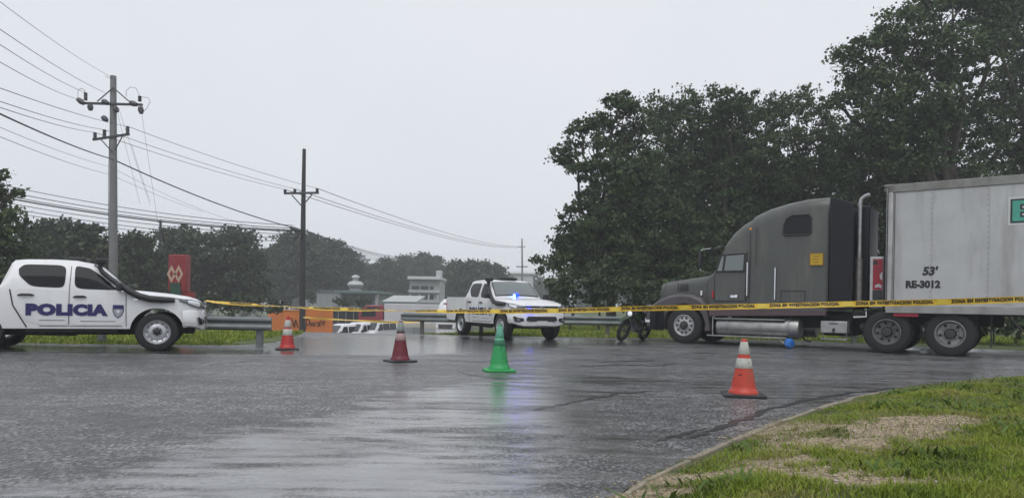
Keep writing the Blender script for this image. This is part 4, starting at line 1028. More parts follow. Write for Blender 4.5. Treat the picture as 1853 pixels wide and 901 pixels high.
TY = big_tyre(); SR = steer_rim(); DR1 = drive_rim(8, RIMGREY); DR2 = drive_rim(5, mat("wheel_steel", (0.32, 0.32, 0.32), 0.45, 0.5, var=.3, vscale=7))
used = {}
def wheel(parent, x, y, rims, flip, loc_z=.522):
    def take(o_):
        if o_.name in used: c = o_.copy(); COL.objects.link(c); return c
        used[o_.name] = 1; return o_
    w_ = take(TY); w_.parent = parent; w_.location = (x, y, loc_z); w_.rotation_euler = (0, 0, R(180) if flip else 0)
    for r in rims:
        q_ = take(r); q_.parent = w_
wheel(tk, 0, 1.06, SR, False); wheel(tk, 0, -1.06, SR, True)
for x, rm in ((-5.19, DR1), (-6.50, DR2)):
    wheel(tk, x, 1.07, rm, False); wheel(tk, x, .74, (), False); wheel(tk, x, -1.07, rm, True); wheel(tk, x, -.74, (), True)

# ------------------------------------------------------------------ box trailer
TRW = mat("trailer_skin", (0.46, 0.465, 0.47), 0.45, 0.1, var=0.12, vscale=1.4, dirt=(0.20, 0.19, 0.17), damt=0.6, dscale=0.7)
TRR = mat("trailer_rail", (0.24, 0.235, 0.225), 0.5, 0.3, var=0.35, vscale=3, dirt=(0.12, 0.10, 0.08), damt=0.5, dscale=1)
TRP = mat("corner_post", (0.44, 0.43, 0.43), 0.45, 0.2, var=0.2, vscale=3)
TRB = mat("bottom_rail", (0.34, 0.335, 0.33), 0.5, 0.3, var=0.3, vscale=3)
DECAL = mat("black_decal", (0.014, 0.016, 0.018), 0.5)
GREEN = mat("green_decal", (0.06, 0.34, 0.26), 0.45, var=.08)
WDECAL = mat("white_decal", (0.55, 0.56, 0.56), 0.5)
tr = thing("box_trailer", "long pale grey box trailer marked RE-3012 with a green letter at its right end", "trailer", truck_loc, TYAW)
X0, X1, YS = -5.16, -21.2, 1.29
MB().box(((X0 + X1) / 2, 0, 2.56), (X0 - X1 - .04, 2 * YS - .04, 2.96)).build("box_core", TRW, tr)
x = X0 - .16; k = 0
protoP = None
while x > X1 + .3:
    wd_ = 1.10 if k else .80
    wd_ = min(wd_, x - X1 - .12)
    MB().box((x - wd_ / 2, YS - .012, 2.53), (wd_ - .005, .026, 2.72)).build("side_panel", TRW, tr)
    rv = MB()
    for j in range(22): rv.box((x - wd_ + .03, YS + .003, 1.26 + j * .122), (.02, .008, .02))
    rv.build("rivet_row", TRR, tr, smooth=0)
    MB().box((x - wd_ / 2, -YS + .012, 2.53), (wd_ - .012, .026, 2.72)).build("side_panel", TRW, tr)
    x -= wd_; k += 1
for s in (-1, 1):
    MB().box(((X0 + X1) / 2, s * (YS - .005), 3.985), (X0 - X1 - .02, .06, .20)).build("top_rail", TRR, tr, bevel=.012)
    MB().box(((X0 + X1) / 2, s * (YS - .005), 1.08), (X0 - X1 - .02, .07, .19)).build("bottom_rail", TRB, tr, bevel=.012)
    MB().box((X0 - .07, s * (YS - .02), 2.55), (.15, .09, 3.0)).build("corner_post", TRP, tr, bevel=.03)
MB().box((X0 - .02, 0, 2.55), (.05, 2.4, 2.9)).build("front_panel", TRR, tr, bevel=.02)
MB().box(((X0 + X1) / 2, 0, 4.075), (X0 - X1 - .1, 2.46, .03)).build("roof", TRR, tr)
MB().box((X1 + .0, 0, 2.55), (.06, 2.5, 2.9)).build("rear_door", TRW, tr)
tb = MB(); tb.tube([(X0 - .03, YS + .045, 1.2), (X0 - .03, YS + .045, 3.9)], .012, 5); tb.box((X0 - .18, YS + .03, 2.5), (.012, .012, 2.7)); tb.build("conduit", SEAM, tr)
br = MB(); br.box((X0 - .05, YS - .02, 4.06), (.22, .1, .06)); br.box((X0 + .03, YS - .1, 3.98), (.06, .16, .1)); br.build("corner_casting", TRR, tr, bevel=.01)
un = MB(); un.box(((X0 + X1) / 2, 0, .98), (15.8, 2.3, .06))
for k in range(22): un.box((X0 - .4 - k * .72, 0, .93), (.07, 2.4, .1))
for s in (-1, 1): un.box((-16.5, s * .5, .80), (8.5, .1, .2))
un.build("floor_frame", DARK, tr)
mb = MB(); mb.box((-5.60, YS - .03, .955), (.52, .04, .095)); mb.build("red_reflector", mat("red_reflector", (0.40, 0.02, 0.05), 0.4), tr)
for s in (-1, 1):
    lg = MB(); lg.box((-8.35, s * .95, .58), (.14, .14, .86)); lg.box((-8.35, s * .95, .10), (.28, .3, .04)); lg.tube([(-8.35, s * .95, .75), (-9.0, s * .6, .95)], .03, 6); lg.build("landing_leg", DARK, tr, bevel=.01)
cr_ = MB(); cr_.box((-8.6, 1.17, .60), (1.5, .05, .045)); cr_.build("yellow_bar", mat("yellow_bar", (0.60, 0.52, 0.16), 0.5, var=.2), tr)
lb_ = MB(); lb_.tube([(-7.6, 1.2, .95), (-7.9, 1.2, .6), (-8.4, 1.2, .45)], .02, 5); lb_.tube([(-8.7, 1.15, .95), (-8.75, 1.15, .38)], .03, 6); lb_.box((-8.6, 1.1, .42), (.2, .2, .16)); lb_.build("air_lines", BLACK, tr)
for x in (-17.6, -18.9):
    wheel(tr, x, 1.07, DR2, False); wheel(tr, x, .74, (), False); wheel(tr, x, -1.07, DR2, True); wheel(tr, x, -.74, (), True)
def trail_text(body, t, z, size, bold, sx, m, name, off, shear=0.0):
    v, f, w_, h_ = text_geo(body, size, bold, sx, shear)
    mb = MB(); mb.add([(-(t + a), YS + off, z + b) for a, b in v], f); return mb.build(name, m, tr, smooth=0)
trail_text("53'", 5.93, 1.88, .26, .014, .95, DECAL, "length_mark", .006, .15)
trail_text("RE-3012", 5.59, 1.58, .225, .014, .92, DECAL, "fleet_number", .006)
mb = MB(); mb.add([(-7.56, YS + .006, 2.97), (-8.7, YS + .006, 2.97), (-8.7, YS + .006, 3.60), (-7.56, YS + .006, 3.60)], [(0, 1, 2, 3)]); mb.build("letter_border", WDECAL, tr, smooth=0)
EP = [(0, 0), (.62, 0), (.62, .15), (.20, .15), (.20, .195), (.55, .195), (.55, .305), (.20, .305), (.20, .35), (.62, .35), (.62, .50), (0, .50)]
mb = MB(); mb.add([(-(7.60 + a * 1.05), YS + .010, 3.02 + b * 1.06) for a, b in EP], [tuple(range(12))]); mb.build("letter_outline", DECAL, tr, smooth=0)
EG = [(.035, .035), (.585, .035), (.585, .115), (.165, .115), (.165, .23), (.515, .23), (.515, .27), (.165, .27), (.165, .385), (.585, .385), (.585, .465), (.035, .465)]
mb = MB(); mb.add([(-(7.60 + a * 1.05), YS + .014, 3.02 + b * 1.06) for a, b in EG], [tuple(range(12))]); mb.build("letter_face", GREEN, tr, smooth=0)
for o in [q for q in bpy.data.objects if q.parent == tr and q.type == 'MESH']:
    if o.name.startswith(("letter", "length", "fleet")):
        bm = bmesh.new(); bm.from_mesh(o.data); bmesh.ops.triangulate(bm, faces=[f for f in bm.faces if len(f.verts) > 4]); bm.to_mesh(o.data); bm.free()

# ------------------------------------------------------------------ motorcycle in front of the truck
mc_loc = G(1123, 617); MCY = R(232)
mo = thing("motorcycle", "dark motorcycle with a lit white headlight standing at the truck's front bumper", "motorcycle", mc_loc, MCY)
mo.rotation_euler = (R(-17), 0, MCY); mo.scale = (1.02, 1.02, 1.02)
def bike_wheel(x, name):
    t = MB(); t.tube([(.275 * math.cos(a), 0, .275 * math.sin(a)) for a in np.linspace(0, 2 * math.pi, 29)], .062, 8, caps=False); w_ = t.build(name, RUBBER, mo, (x, 0, .335))
    r = MB(); r.tube([(.245 * math.cos(a), 0, .245 * math.sin(a)) for a in np.linspace(0, 2 * math.pi, 25)], .016, 6, caps=False)
    for k in range(10): r.tube([(0, .03 * (-1) ** k, 0), (.245 * math.cos(k * .628), 0, .245 * math.sin(k * .628))], .006, 4)
    r.tube([(0, -.07, 0), (0, .07, 0)], .04, 10); r.build("rim", STEEL, w_)
bike_wheel(0, "front_wheel"); bike_wheel(-1.34, "rear_wheel")
LIME = mat("green_plastic", (0.018, 0.045, 0.012), 0.4)
for s in (-1, 1):
    m_ = MB(); m_.tube([(0, s * .09, .335), (-.30, s * .09, .98)], [.028, .024], 8); m_.build("fork", mat("fork_black", (0.02, 0.02, 0.02), .35, .4), mo)
m_ = MB(); m_.loft([[Vector((x, -w_, z)), Vector((x, 0, z + .03)), Vector((x, w_, z)), Vector((x, 0, z - .012))] for x, w_, z in [(.42, .03, .60), (.25, .07, .70), (.0, .08, .735), (-.2, .07, .70), (-.33, .05, .60)]]); m_.build("front_mudguard", LIME, mo)
m_ = MB(); m_.loft([[Vector((x + r_ * 0, r_ * math.cos(a), z + r_ * 1.1 * math.sin(a))) for a in np.linspace(0, 2 * math.pi, 13)[:-1]] for x, r_, z in [(-.16, .07, .86), (-.10, .115, .85), (-.07, .12, .845)]]); hl_ = m_.build("headlight", BLACK, mo)
MB().lathe([(.08, 0), (.06, .02), (.001, .028)], 18, 0, Matrix.Translation((-.072, 0, .845)) @ Matrix.Rotation(R(90), 4, 'Y')).build("lamp", mat("headlamp_lit", (0.9, 0.92, 0.95), 0.2, emit=(0.9, 0.95, 1.0), estr=0.25), hl_)
m_ = MB(); m_.tube([(-.40, -.38, 1.08), (-.33, -.2, 1.10), (-.30, 0, 1.04), (-.33, .2, 1.10), (-.40, .38, 1.08)], .014, 6); m_.tube([(-.36, -.28, 1.09), (-.30, -.32, 1.26)], .008, 5); m_.tube([(-.36, .28, 1.09), (-.30, .32, 1.26)], .008, 5)
m_.build("handlebar", BLACK, mo)
for s in (-1, 1):
    m_ = MB(); m_.loft([[Vector((-.30 + d, s * .34 + .07 * math.cos(a), 1.28 + .045 * math.sin(a))) for a in np.linspace(0, 2 * math.pi, 11)[:-1]] for d in (-.015, .015)]); m_.build("mirror", BLACK, mo)
m_ = MB(); m_.tube([(-.30, 0, .98), (-.42, 0, .60), (-.55, 0, .36), (-1.0, 0, .34), (-1.1, 0, .60), (-1.34, .06, .34)], .024, 7); m_.tube([(-.32, 0, .95), (-.8, 0, .72), (-1.55, 0, .86)], .022, 7); m_.tube([(-1.34, -.08, .34), (-.95, -.06, .40)], .022, 6); m_.build("frame", BLACK, mo)
m_ = MB(); m_.loft([[Vector((x, w_ * math.cos(a), z + h_ * math.sin(a))) for a in np.linspace(0, 2 * math.pi, 13)[:-1]] for x, w_, h_, z in [(-.34, .05, .05, .96), (-.42, .13, .11, .95), (-.58, .155, .13, .93), (-.74, .12, .09, .88), (-.82, .07, .05, .85)]]); m_.build("fuel_tank", mat("black_gloss", (0.012, 0.013, 0.014), 0.15, coat=1.0), mo, smooth=60)
m_ = MB(); m_.loft([[Vector((x, w_ * math.cos(a), z + h_ * math.sin(a))) for a in np.linspace(0, 2 * math.pi, 11)[:-1]] for x, w_, h_, z in [(-.76, .09, .04, .87), (-1.0, .15, .055, .85), (-1.35, .14, .06, .90), (-1.62, .08, .04, .95)]]); m_.build("seat", BLACK, mo, smooth=60)
m_ = MB(); m_.box((-.68, 0, .46), (.36, .26, .30)); m_.lathe([(.13, -.17), (.13, .17)], 14, 0, Matrix.Translation((-.78, 0, .38)) @ MY, True)
for k in range(5): m_.box((-.60, 0, .56 + k * .035), (.24, .24, .012))
m_.build("engine", mat("engine_alloy", (0.16, 0.16, 0.17), 0.4, 0.7, var=.3), mo, bevel=.012)
for s in (-1, 1):
    m_ = MB(); m_.tube([(-.42, s * .1, .80), (-.46, s * .30, .66), (-.50, s * .31, .45), (-.58, s * .12, .34)], .018, 6); m_.build("crash_bar", BLACK, mo)
    m_ = MB(); m_.box((-1.30, s * .26, .68), (.42, .17, .30)); m_.build("pannier", BLACK, mo, bevel=.04)
m_ = MB(); m_.tube([(-.52, -.1, .5), (-.5, -.15, .3), (-.9, -.17, .27), (-1.25, -.17, .36), (-1.6, -.18, .46)], [.025, .025, .03, .05, .05], 8); m_.build("exhaust_pipe", CHROME, mo)
for s in (-1, 1):
    m_ = MB(); m_.loft([[Vector((x, s * y, z0)), Vector((x, s * (y + .02), (z0 + z1) / 2)), Vector((x, s * y, z1))] for x, y, z0, z1 in [(-.16, .13, .78, .86), (-.34, .17, .60, .90), (-.52, .17, .58, .86), (-.62, .14, .66, .80)]], caps=False, closed=False); m_.build("tank_shroud", LIME, mo)
m_ = MB(); m_.loft([[Vector((x, -w_, z)), Vector((x, 0, z + .025)), Vector((x, w_, z))] for x, w_, z in [(-1.1, .07, .72), (-1.4, .09, .78), (-1.72, .08, .80), (-1.92, .06, .66)]], caps=False, closed=False); m_.build("rear_mudguard", BLACK, mo)
MB().box((-1.72, 0, .90), (.06, .16, .07)).build("tail_light", REDLENS, mo, bevel=.015)
m_ = MB(); m_.tube([(-.95, .12, .34), (-1.0, .30, .0)], .014, 5); m_.build("side_stand", BLACK, mo)

# ------------------------------------------------------------------ traffic cones
def cone(label, loc, rz, base_m, bands, H=.70, r0=.155, r1=.032, dent=0.0, extra=None, plate=BLACK):
    """bands: list of (z0, z1, material) up the cone as parts"""
    t = thing("traffic_cone", label, "traffic cone", loc, rz, "traffic cones across the closed road")
    bs = MB(); h = .235
    bs.loft([[Vector((x * k, y * k, z)) for x, y in ((-h, -h + .04), (-h + .04, -h), (h - .04, -h), (h, -h + .04), (h, h - .04), (h - .04, h), (-h + .04, h), (-h, h - .04))] for z, k in ((.004, 1), (.025, 1), (.035, .94))])
    bs.build("base_plate", plate, t)
    rr_ = lambda z: r0 + (r1 - r0) * (z - .03) / (H - .03)
    bm_ = MB(); zs_ = np.linspace(.03, H, 15)
    prof = [(.172, .033), (.168, .048), (r0 + .012, .06)] + [(rr_(z), z) for z in zs_[1:]] + [(r1 * .6, H + .006), (.001, H + .006)]
    def wob(p):
        x, y, z = p; k = dent * math.sin(z * 9 + 1) * z; return (x + k * .12 + dent * .25 * max(0, z - .45), y, z - dent * .2 * max(0, z - .5))
    bm_.lathe(prof, 28); bm_.v = [wob(p) for p in bm_.v]; bm_.build("cone_body", base_m, t, smooth=50)
    for z0, z1, m_ in bands:
        b_ = MB(); b_.lathe([(rr_(z0) + .001, z0), (rr_(z0) + .004, z0 + .004), (rr_((z0 + z1) / 2) + .004, (z0 + z1) / 2), (rr_(z1) + .004, z1 - .004), (rr_(z1) + .001, z1)], 28); b_.v = [wob(p) for p in b_.v]
        b_.build("band", m_, t, smooth=50)
    return t
ORANGE = mat("orange_pvc", (0.50, 0.045, 0.02), 0.42, var=.14, vscale=8, dirt=(0.25, 0.09, 0.06), damt=.85, dscale=2.2)
REDOR = mat("red_pvc", (0.44, 0.026, 0.02), 0.42, var=.14, vscale=8, dirt=(0.22, 0.06, 0.05), damt=.85, dscale=2.2)
MAROON = mat("faded_red_pvc", (0.15, 0.014, 0.024), 0.5, var=.2, vscale=8)
REFL = mat("reflective_collar", (0.46, 0.47, 0.42), 0.5, var=.14, vscale=14, dirt=(0.3, 0.3, 0.27), damt=.5, dscale=4)
PINKB = mat("pale_pink_collar", (0.40, 0.27, 0.27), 0.5, var=.15, vscale=10)
GREYB = mat("grey_green_collar", (0.25, 0.29, 0.265), 0.5, var=.2, vscale=10)
GRN = mat("green_pvc", (0.02, 0.32, 0.09), 0.42, var=.14, vscale=8, dirt=(0.03, 0.18, 0.07), damt=.85, dscale=2.2)
TEAL = mat("pale_green_collar", (0.14, 0.42, 0.30), 0.5, var=.2, vscale=9)
DGRN = mat("dark_green_collar", (0.02, 0.16, 0.08), 0.5, var=.2)
def scuffs(t, mk, H, r0, r1, seed, m_):
    r_ = random.Random(seed); q_ = MB()
    for k in range(mk):
        a = -math.pi / 2 + r_.uniform(-.9, .9); z = r_.uniform(.22, .42); rad = r0 + (r1 - r0) * (z - .03) / (H - .03) + .002
        for j in range(5):
            a2_ = a + (j - 2) * .07; w_ = .010 + .008 * r_.random()
            q_.add([(rad * math.cos(a2_ - .03), rad * math.sin(a2_ - .03), z), (rad * math.cos(a2_ + .03), rad * math.sin(a2_ + .03), z + .006), (rad * .985 * math.cos(a2_ + .03), rad * .985 * math.sin(a2_ + .03), z + w_ + .012), (rad * .985 * math.cos(a2_ - .03), rad * .985 * math.sin(a2_ - .03), z + w_)], [(0, 1, 2, 3)])
    q_.build("scuff_mark", m_, t, smooth=0)
c1_ = cone("red cone with two dull white bands and a squashed tip, farthest left by the grass", G(520, 632), .3, REDOR, [(.30, .43, REFL), (.47, .62, REFL)], .70, dent=.06)
c2_ = cone("faded dark red cone with a pinkish band, between the red and green cones", G(724, 654), .6, MAROON, [(.37, .49, PINKB), (.495, .525, BLACK), (.53, .685, GREYB)], .70)
c3_ = cone("bright green cone with pale green top in front of the middle police pickup", G(903, 671), .15, GRN, [(.39, .46, DGRN), (.465, .50, TEAL), (.52, .685, TEAL)], .70, dent=.03, plate=mat("green_base", (0.02, 0.28, 0.07), .5))
c4_ = cone("clean orange cone with two white bands, nearest the camera by the grassy verge", G(1345, 716), -.2, ORANGE, [(.325, .44, REFL), (.485, .63, REFL)], .655)
scuffs(c4_, 2, .655, .155, .032, 4, MAROON); scuffs(c3_, 3, .70, .155, .032, 5, DGRN)

# blue plastic bag and scraps on the road
def blob(name, label, cat, loc, r_, m_, seed, sq=(1, 1, 1)):
    r2 = random.Random(seed); m2 = MB(); rings = []
    for i in range(1, 8):
        a = math.pi * i / 8; rings.append([Vector((r_ * math.sin(a) * math.cos(b) * r2.uniform(.75, 1.2) * sq[0], r_ * math.sin(a) * math.sin(b) * r2.uniform(.75, 1.2) * sq[1], (r_ * .9 - r_ * math.cos(a) * .9) * sq[2] + .003)) for b in np.linspace(0, 2 * math.pi, 12)[:-1]])
    m2.loft(rings); return tag(m2.build(name, m_, None, loc, smooth=25), label, cat)
bag = blob("plastic_bag", "small crumpled blue plastic bag lying beside the truck's fuel tank", "bag", G(1428, 631), .13, mat("blue_film", (0.02, 0.16, 0.55), 0.3, var=.2), 2, (1, 1, 1.2))
blob("paper_scrap", "white scrap lying on the wet road between the truck's rear wheels", "litter", G(1676, 641), .10, CABWHITE, 4, (1.3, .7, .6))

# ------------------------------------------------------------------ barrier tape
TAPE = mat("yellow_tape", (0.66, 0.43, 0.03), 0.38, var=.08, vscale=3)
TAPEP = mat("tape_plain_square", (0.64, 0.47, 0.06), 0.35)
TAPEB = mat("tape_back", (0.42, 0.24, 0.02), 0.42)
INK = mat("tape_ink", (0.02, 0.017, 0.012), 0.5)
def spline(pts, n):
    out = []; P_ = [pts[0]] + pts + [pts[-1]]
    for i in range(1, len(P_) - 2):
        a, b, c, d = P_[i - 1], P_[i], P_[i + 1], P_[i + 2]
        for k in range(n):
            t = k / n; out.append(0.5 * ((2 * b) + (c - a) * t + (2 * a - 5 * b + 4 * c - d) * t * t + (3 * b - a - 3 * c + d) * t ** 3))
    out.append(pts[-1]); return out
def ribbon_path(pix):
    pts = []
    for px, py, sc_ in pix: pts.append(W(px, py, F / sc_))
    return spline(pts, 14)
def make_tape(label, pix, twist, width, text_from=None, phrase=None, blank=None):
    P_ = ribbon_path(pix); t = thing("barrier_tape", label, "barrier tape", P_[0], 0, "yellow barrier tapes")
    o0 = P_[0]; P_ = [p - o0 for p in P_]; L = [0]
    for a, b in zip(P_[:-1], P_[1:]): L.append(L[-1] + (b - a).length)
    def frame(u):
        i = max(0, min(len(L) - 2, int(np.searchsorted(L, u)) - 1)); f_ = (u - L[i]) / max(1e-6, L[i + 1] - L[i])
        p = P_[i].lerp(P_[i + 1], f_); tg = (P_[min(i + 2, len(P_) - 1)] - P_[max(i - 1, 0)]).normalized()
        nrm = tg.cross(Vector((0, 0, 1))).normalized(); up = nrm.cross(tg).normalized()      # nrm faces the camera side
        a = twist(p + o0); up2 = up * math.cos(a) + nrm * math.sin(a); n2 = nrm * math.cos(a) - up * math.sin(a)
        return p, up2, n2
    tot = L[-1]; N_ = int(tot / .05)
    rr_ = []
    for i in range(N_ + 1):
        p, up, n_ = frame(tot * i / N_); cr = .004 * math.sin(i * 1.7) + .003 * math.sin(i * .61)
        rr_.append([p + up * (width * v) + n_ * (b_ + cr) for v, b_ in ((-.5, .002), (-.5, .0035), (-.1, .002), (.25, .0), (.5, .003), (.5, .0015), (.25, -.0015), (-.1, .0005))])
    MB().loft(rr_).build("ribbon", TAPE, t, smooth=60)
    if phrase:
        v, f, wd_, h_ = text_geo(phrase, 1.0, .065, 1.0, 0, 1.14); hh = width * .62; sc_ = hh / h_ * 1.0; ww = 0.78
        sxx = ww / wd_; u = text_from
        while u + ww < tot - .05:
            m_ = MB(); vv = []
            for a, b in v:
                p, up, n_ = frame(u + a * sxx); vv.append(p + up * (width * -.22 + b * sc_) + n_ * .0085)
            m_.add(vv, f); m_.build("lettering", INK, t, smooth=0)
            q_ = MB(); r3 = []
            for k in range(7):
                p, up, n_ = frame(u + ww + .03 + .018 * k); r3.append([p + up * width * .44 + n_ * .008, p + up * width * -.42 + n_ * .008])
            q_.loft(r3, caps=False, closed=False); q_.build("blank_square", TAPEP, t, smooth=0)
            u += ww + .165
    return t
def tw1(p):
    if p.x > 0.4: return R(-6) - R(10) * math.sin(p.x * 2.3)
    if p.x > -1.5: return R(-6) - (0.4 - p.x) / 1.9 * R(50)
    return R(-56) - R(24) * math.sin(p.x * 2.6)
pix1 = [(371, 544, 87), (400, 547.5, 89), (450, 551, 93), (520, 555, 98), (600, 559, 107), (720, 562.5, 113), (850, 563.5, 119), (960, 563, 125), (1060, 561, 130), (1160, 558, 136), (1300, 555.5, 143), (1420, 553, 149), (1560, 549.5, 156), (1700, 546.5, 163), (1853, 541.5, 170), (1990, 537, 177)]
make_tape("long yellow barrier tape with black lettering stretched across the whole junction from the left pickup", pix1, tw1, .068, .9, "ZONA EN INVESTIGACION POLICIAL")
EDX = W(1990, 537, F / 177)
pst = thing("wooden_stake", "thin wooden stake holding the tape end on the verge", "stake", (EDX.x + .02, EDX.y, 0.05))
MB().tube([(0, 0, -.1), (0, 0, EDX.z + .12)], .022, 8).build("stake_post", mat("stake_wood", (0.18, 0.12, 0.07), .8, var=.3), pst)
pix2 = [(549, 574, 29.5), (600, 577.5, 33), (660, 580.5, 37), (725, 583, 41), (780, 581, 45), (840, 577, 50), (895, 570, 57)]
make_tape("thin lower strip of yellow tape sagging from the dark pole to the middle pickup", pix2, lambda p: R(-30) - R(35) * math.sin(p.x * 1.3), .10)

# ------------------------------------------------------------------ guard rails
GALV = mat("galvanised_steel", (0.19, 0.21, 0.215), 0.5, 0.4, var=.2, vscale=3, dirt=(0.12, 0.11, 0.10), damt=.4)
WOODP = mat("weathered_post", (0.13, 0.12, 0.10), 0.8, var=.3)
def guardrail(label, pts, ends, sink=0.0):
    t = thing("guardrail", label, "guardrail", Vector(pts[0]) + Vector((0, 0, sink)), 0, "steel guardrails along the road")
    o0 = Vector(pts[0]); pts = [Vector(p) - o0 for p in pts]
    prof = [(-.03, .43), (.0, .44), (.045, .47), (.05, .51), (.0, .56), (-.005, .585), (.0, .61), (.05, .66), (.045, .70), (.0, .73), (-.03, .74), (-.045, .73), (-.01, .70), (.0, .66), (-.04, .61), (-.045, .585), (-.04, .56), (.0, .51), (-.01, .47), (-.045, .44)]
    n_ = len(pts)
    for i, (a, b) in enumerate(zip(pts[:-1], pts[1:])):
        d = (b - a).normalized(); nr = Vector((d.y, -d.x, 0))
        ln = (b - a).length; k = max(1, round(ln / 3.8))
        for j in range(k):
            p, q_ = a.lerp(b, j / k), a.lerp(b, (j + 1) / k); q_ = q_ + d * .06
            ofs = .004 * (j % 2)
            MB().loft([[c + nr * (x + ofs) + Vector((0, 0, z)) for x, z in prof] for c in (p, q_)]).build("rail_beam", GALV, t, smooth=40)
            m_ = MB(); c = p + d * .35; m_.box(c - nr * .12 + Vector((0, 0, .30)), (.13, .15, .84)); m_.build("post", WOODP if i % 2 == 0 else GALV, t, bevel=.01)
        if i == n_ - 2: MB().box(b - d * .25 - nr * .12 + Vector((0, 0, .30)), (.13, .15, .84)).build("post", GALV, t, bevel=.01)
    for e in ends:
        p = pts[0] if e == 0 else pts[-1]; d = (pts[1] - pts[0]).normalized() * (-1) if e == 0 else (pts[-1] - pts[-2]).normalized(); nr = Vector((d.y, -d.x, 0)) * (-1 if e == 0 else 1)
        MB().loft([[p + d * dx + nr * (x + sw) + Vector((0, 0, .585 + (z - .585) * f_)) for x, z in prof] for dx, sw, f_ in ((0, 0, 1), (.2, -.02, 1.0), (.38, -.07, .9), (.5, -.13, .7))]).build("end_piece", GALV, t, smooth=40)
    return t
g1 = W(487, 585, F / 79); g1.z = 0
guardrail("grey steel guardrail running behind the left police pickup and ending at the orange wall", [(-24, 15.75, 0), (-14, 15.75, 0), (g1.x, 15.82, 0)], [], -.10)
g2 = W(745, 588, F / 51); g2.z = 0
guardrail("grey steel guardrail on the grass behind the middle pickup and the motorcycle", [(g2.x, g2.y, 0), (-1.4, 23.75, 0), (3, 23.9, 0), (8.2, 24.4, 0), (13.5, 21.0, 0)], [0], -.05)

# ------------------------------------------------------------------ utility poles
CONCP = mat("concrete_pole", (0.20, 0.20, 0.205), 0.75, var=.15, vscale=2)
DARKP = mat("dark_pole", (0.035, 0.034, 0.036), 0.8, var=.3, vscale=3)
ARMM = mat("crossarm_steel", (0.07, 0.07, 0.075), 0.6, 0.3)
INSM = mat("insulator", (0.06, 0.06, 0.07), 0.3)
WIRE = mat("wire_black", (0.05, 0.05, 0.055), 0.6)
def local(o, p): return Vector(p) - Vector(o.location)
Y1 = 31.0
pb = W(205, 480, Y1); pt = W(205, 138, Y1)
z0 = gz(pb.x, Y1)
p1 = thing("utility_pole", "tall pale concrete utility pole with two crossarms behind the left police pickup", "utility pole", (pb.x + (pb.x - pt.x) * .4, Y1, z0 - .3), 0, "utility poles")
B = Vector(p1.location)
MB().tube([Vector((0, 0, 0)), W(205, 300, Y1) - B, pt - B], [.20, .155, .125], 16).build("pole", CONCP, p1, smooth=60)
def arm(parent, a, b, Y, nm="crossarm", dy=-.14, h=.10):
    A_, B_ = W(*a, Y + dy) - Vector(parent.location), W(*b, Y + dy) - Vector(parent.location)
    d = (B_ - A_); M = Matrix.Rotation(math.atan2(d.z, d.x) * -1, 3, 'Y')
    return MB().box((A_ + B_) / 2, (d.length, .09, h), 0, M).build(nm, ARMM, parent, bevel=.01)
arm(p1, (152, 187), (258, 190), Y1); arm(p1, (168, 253), (234, 243), Y1)
for a, b in (((176, 184), (205, 159)), ((205, 159), (236, 186)), ((182, 252), (203, 275)), ((222, 246), (208, 272))): MB().tube([W(*a, Y1 - .2) - B, W(*b, Y1 - .2) - B], .028, 6).build("brace", ARMM, p1)
def insulator(parent, px, py0, py1, Y, r=.075):
    a, b = W(px, py0, Y) - Vector(parent.location), W(px, py1, Y) - Vector(parent.location); d = b - a; m_ = MB(); rings = []
    pts_, rs = [], []
    for k in range(9): pts_.append(a + d * k / 8); rs.append(r * (1.0 if k % 2 else .7))
    m_.tube(pts_, rs, 10); return m_.build("insulator", INSM, parent, smooth=30)
for px, a, b in ((155, 182, 168), (253, 184, 174), (172, 252, 240), (189, 249, 235), (231, 243, 229)): insulator(p1, px, a, b, Y1 - .14, .085)
def cutout(parent, a, b, Y):
    A_, B_ = W(*a, Y - .25) - Vector(parent.location), W(*b, Y - .25) - Vector(parent.location)
    m_ = MB(); m_.tube([A_, A_.lerp(B_, .5), B_], [.10, .13, .08], 10); m_.build("fuse_cutout", INSM, parent, smooth=40)
for a, b in (((141, 180), (152, 188)), ((163, 190), (164, 200)), ((186, 183), (196, 188)), ((208, 194), (212, 203)), ((236, 186), (248, 190)), ((254, 194), (256, 206)), ((186, 212), (194, 219))): cutout(p1, a, b, Y1)
def loopw(pts): MB().tube([W(x, y, Y1 - .2) - B for x, y in pts], .010, 5).build("jumper_lead", WIRE, p1)
loopw([(141, 178), (141, 165), (147, 160), (153, 163), (155, 170)]); loopw([(229, 175), (228, 165), (236, 158), (246, 160), (252, 172)]); loopw([(257, 176), (268, 177), (272, 184), (266, 196), (257, 205)]); loopw([(190, 138), (197, 141), (204, 141)])
MB().tube([W(198, 250, Y1 - .1) - B, W(196, 330, Y1 - .1) - B, W(196.5, 480, Y1 - .1) - B], .012, 5).build("ground_lead", WIRE, p1)

Y2 = 45.0
pb = W(547, 600, Y2); pt = W(550.5, 270, Y2)
p2 = thing("utility_pole", "dark slender utility pole with one crossarm beside the orange wall", "utility pole", (pb.x, Y2, gz(pb.x, Y2) - .3), 0, "utility poles")
B2 = Vector(p2.location)
MB().tube([Vector((0, 0, 0)), W(547.3, 560, Y2) - B2, W(548, 450, Y2) - B2, W(549.5, 330, Y2) - B2, pt - B2], [.20, .19, .175, .13, .11], 14).build("pole", DARKP, p2, smooth=60)
arm(p2, (514, 350), (577, 349), Y2, dy=-.2, h=.14)
for a, b in (((528, 353), (547, 374)), ((565, 352), (551, 368))): MB().tube([W(*a, Y2 - .25) - B2, W(*b, Y2 - .25) - B2], .04, 6).build("brace", ARMM, p2)
for px, a, b in ((516, 349, 343), (533.5, 349, 342), (574, 348, 341)): insulator(p2, px, a, b, Y2 - .2, .11)
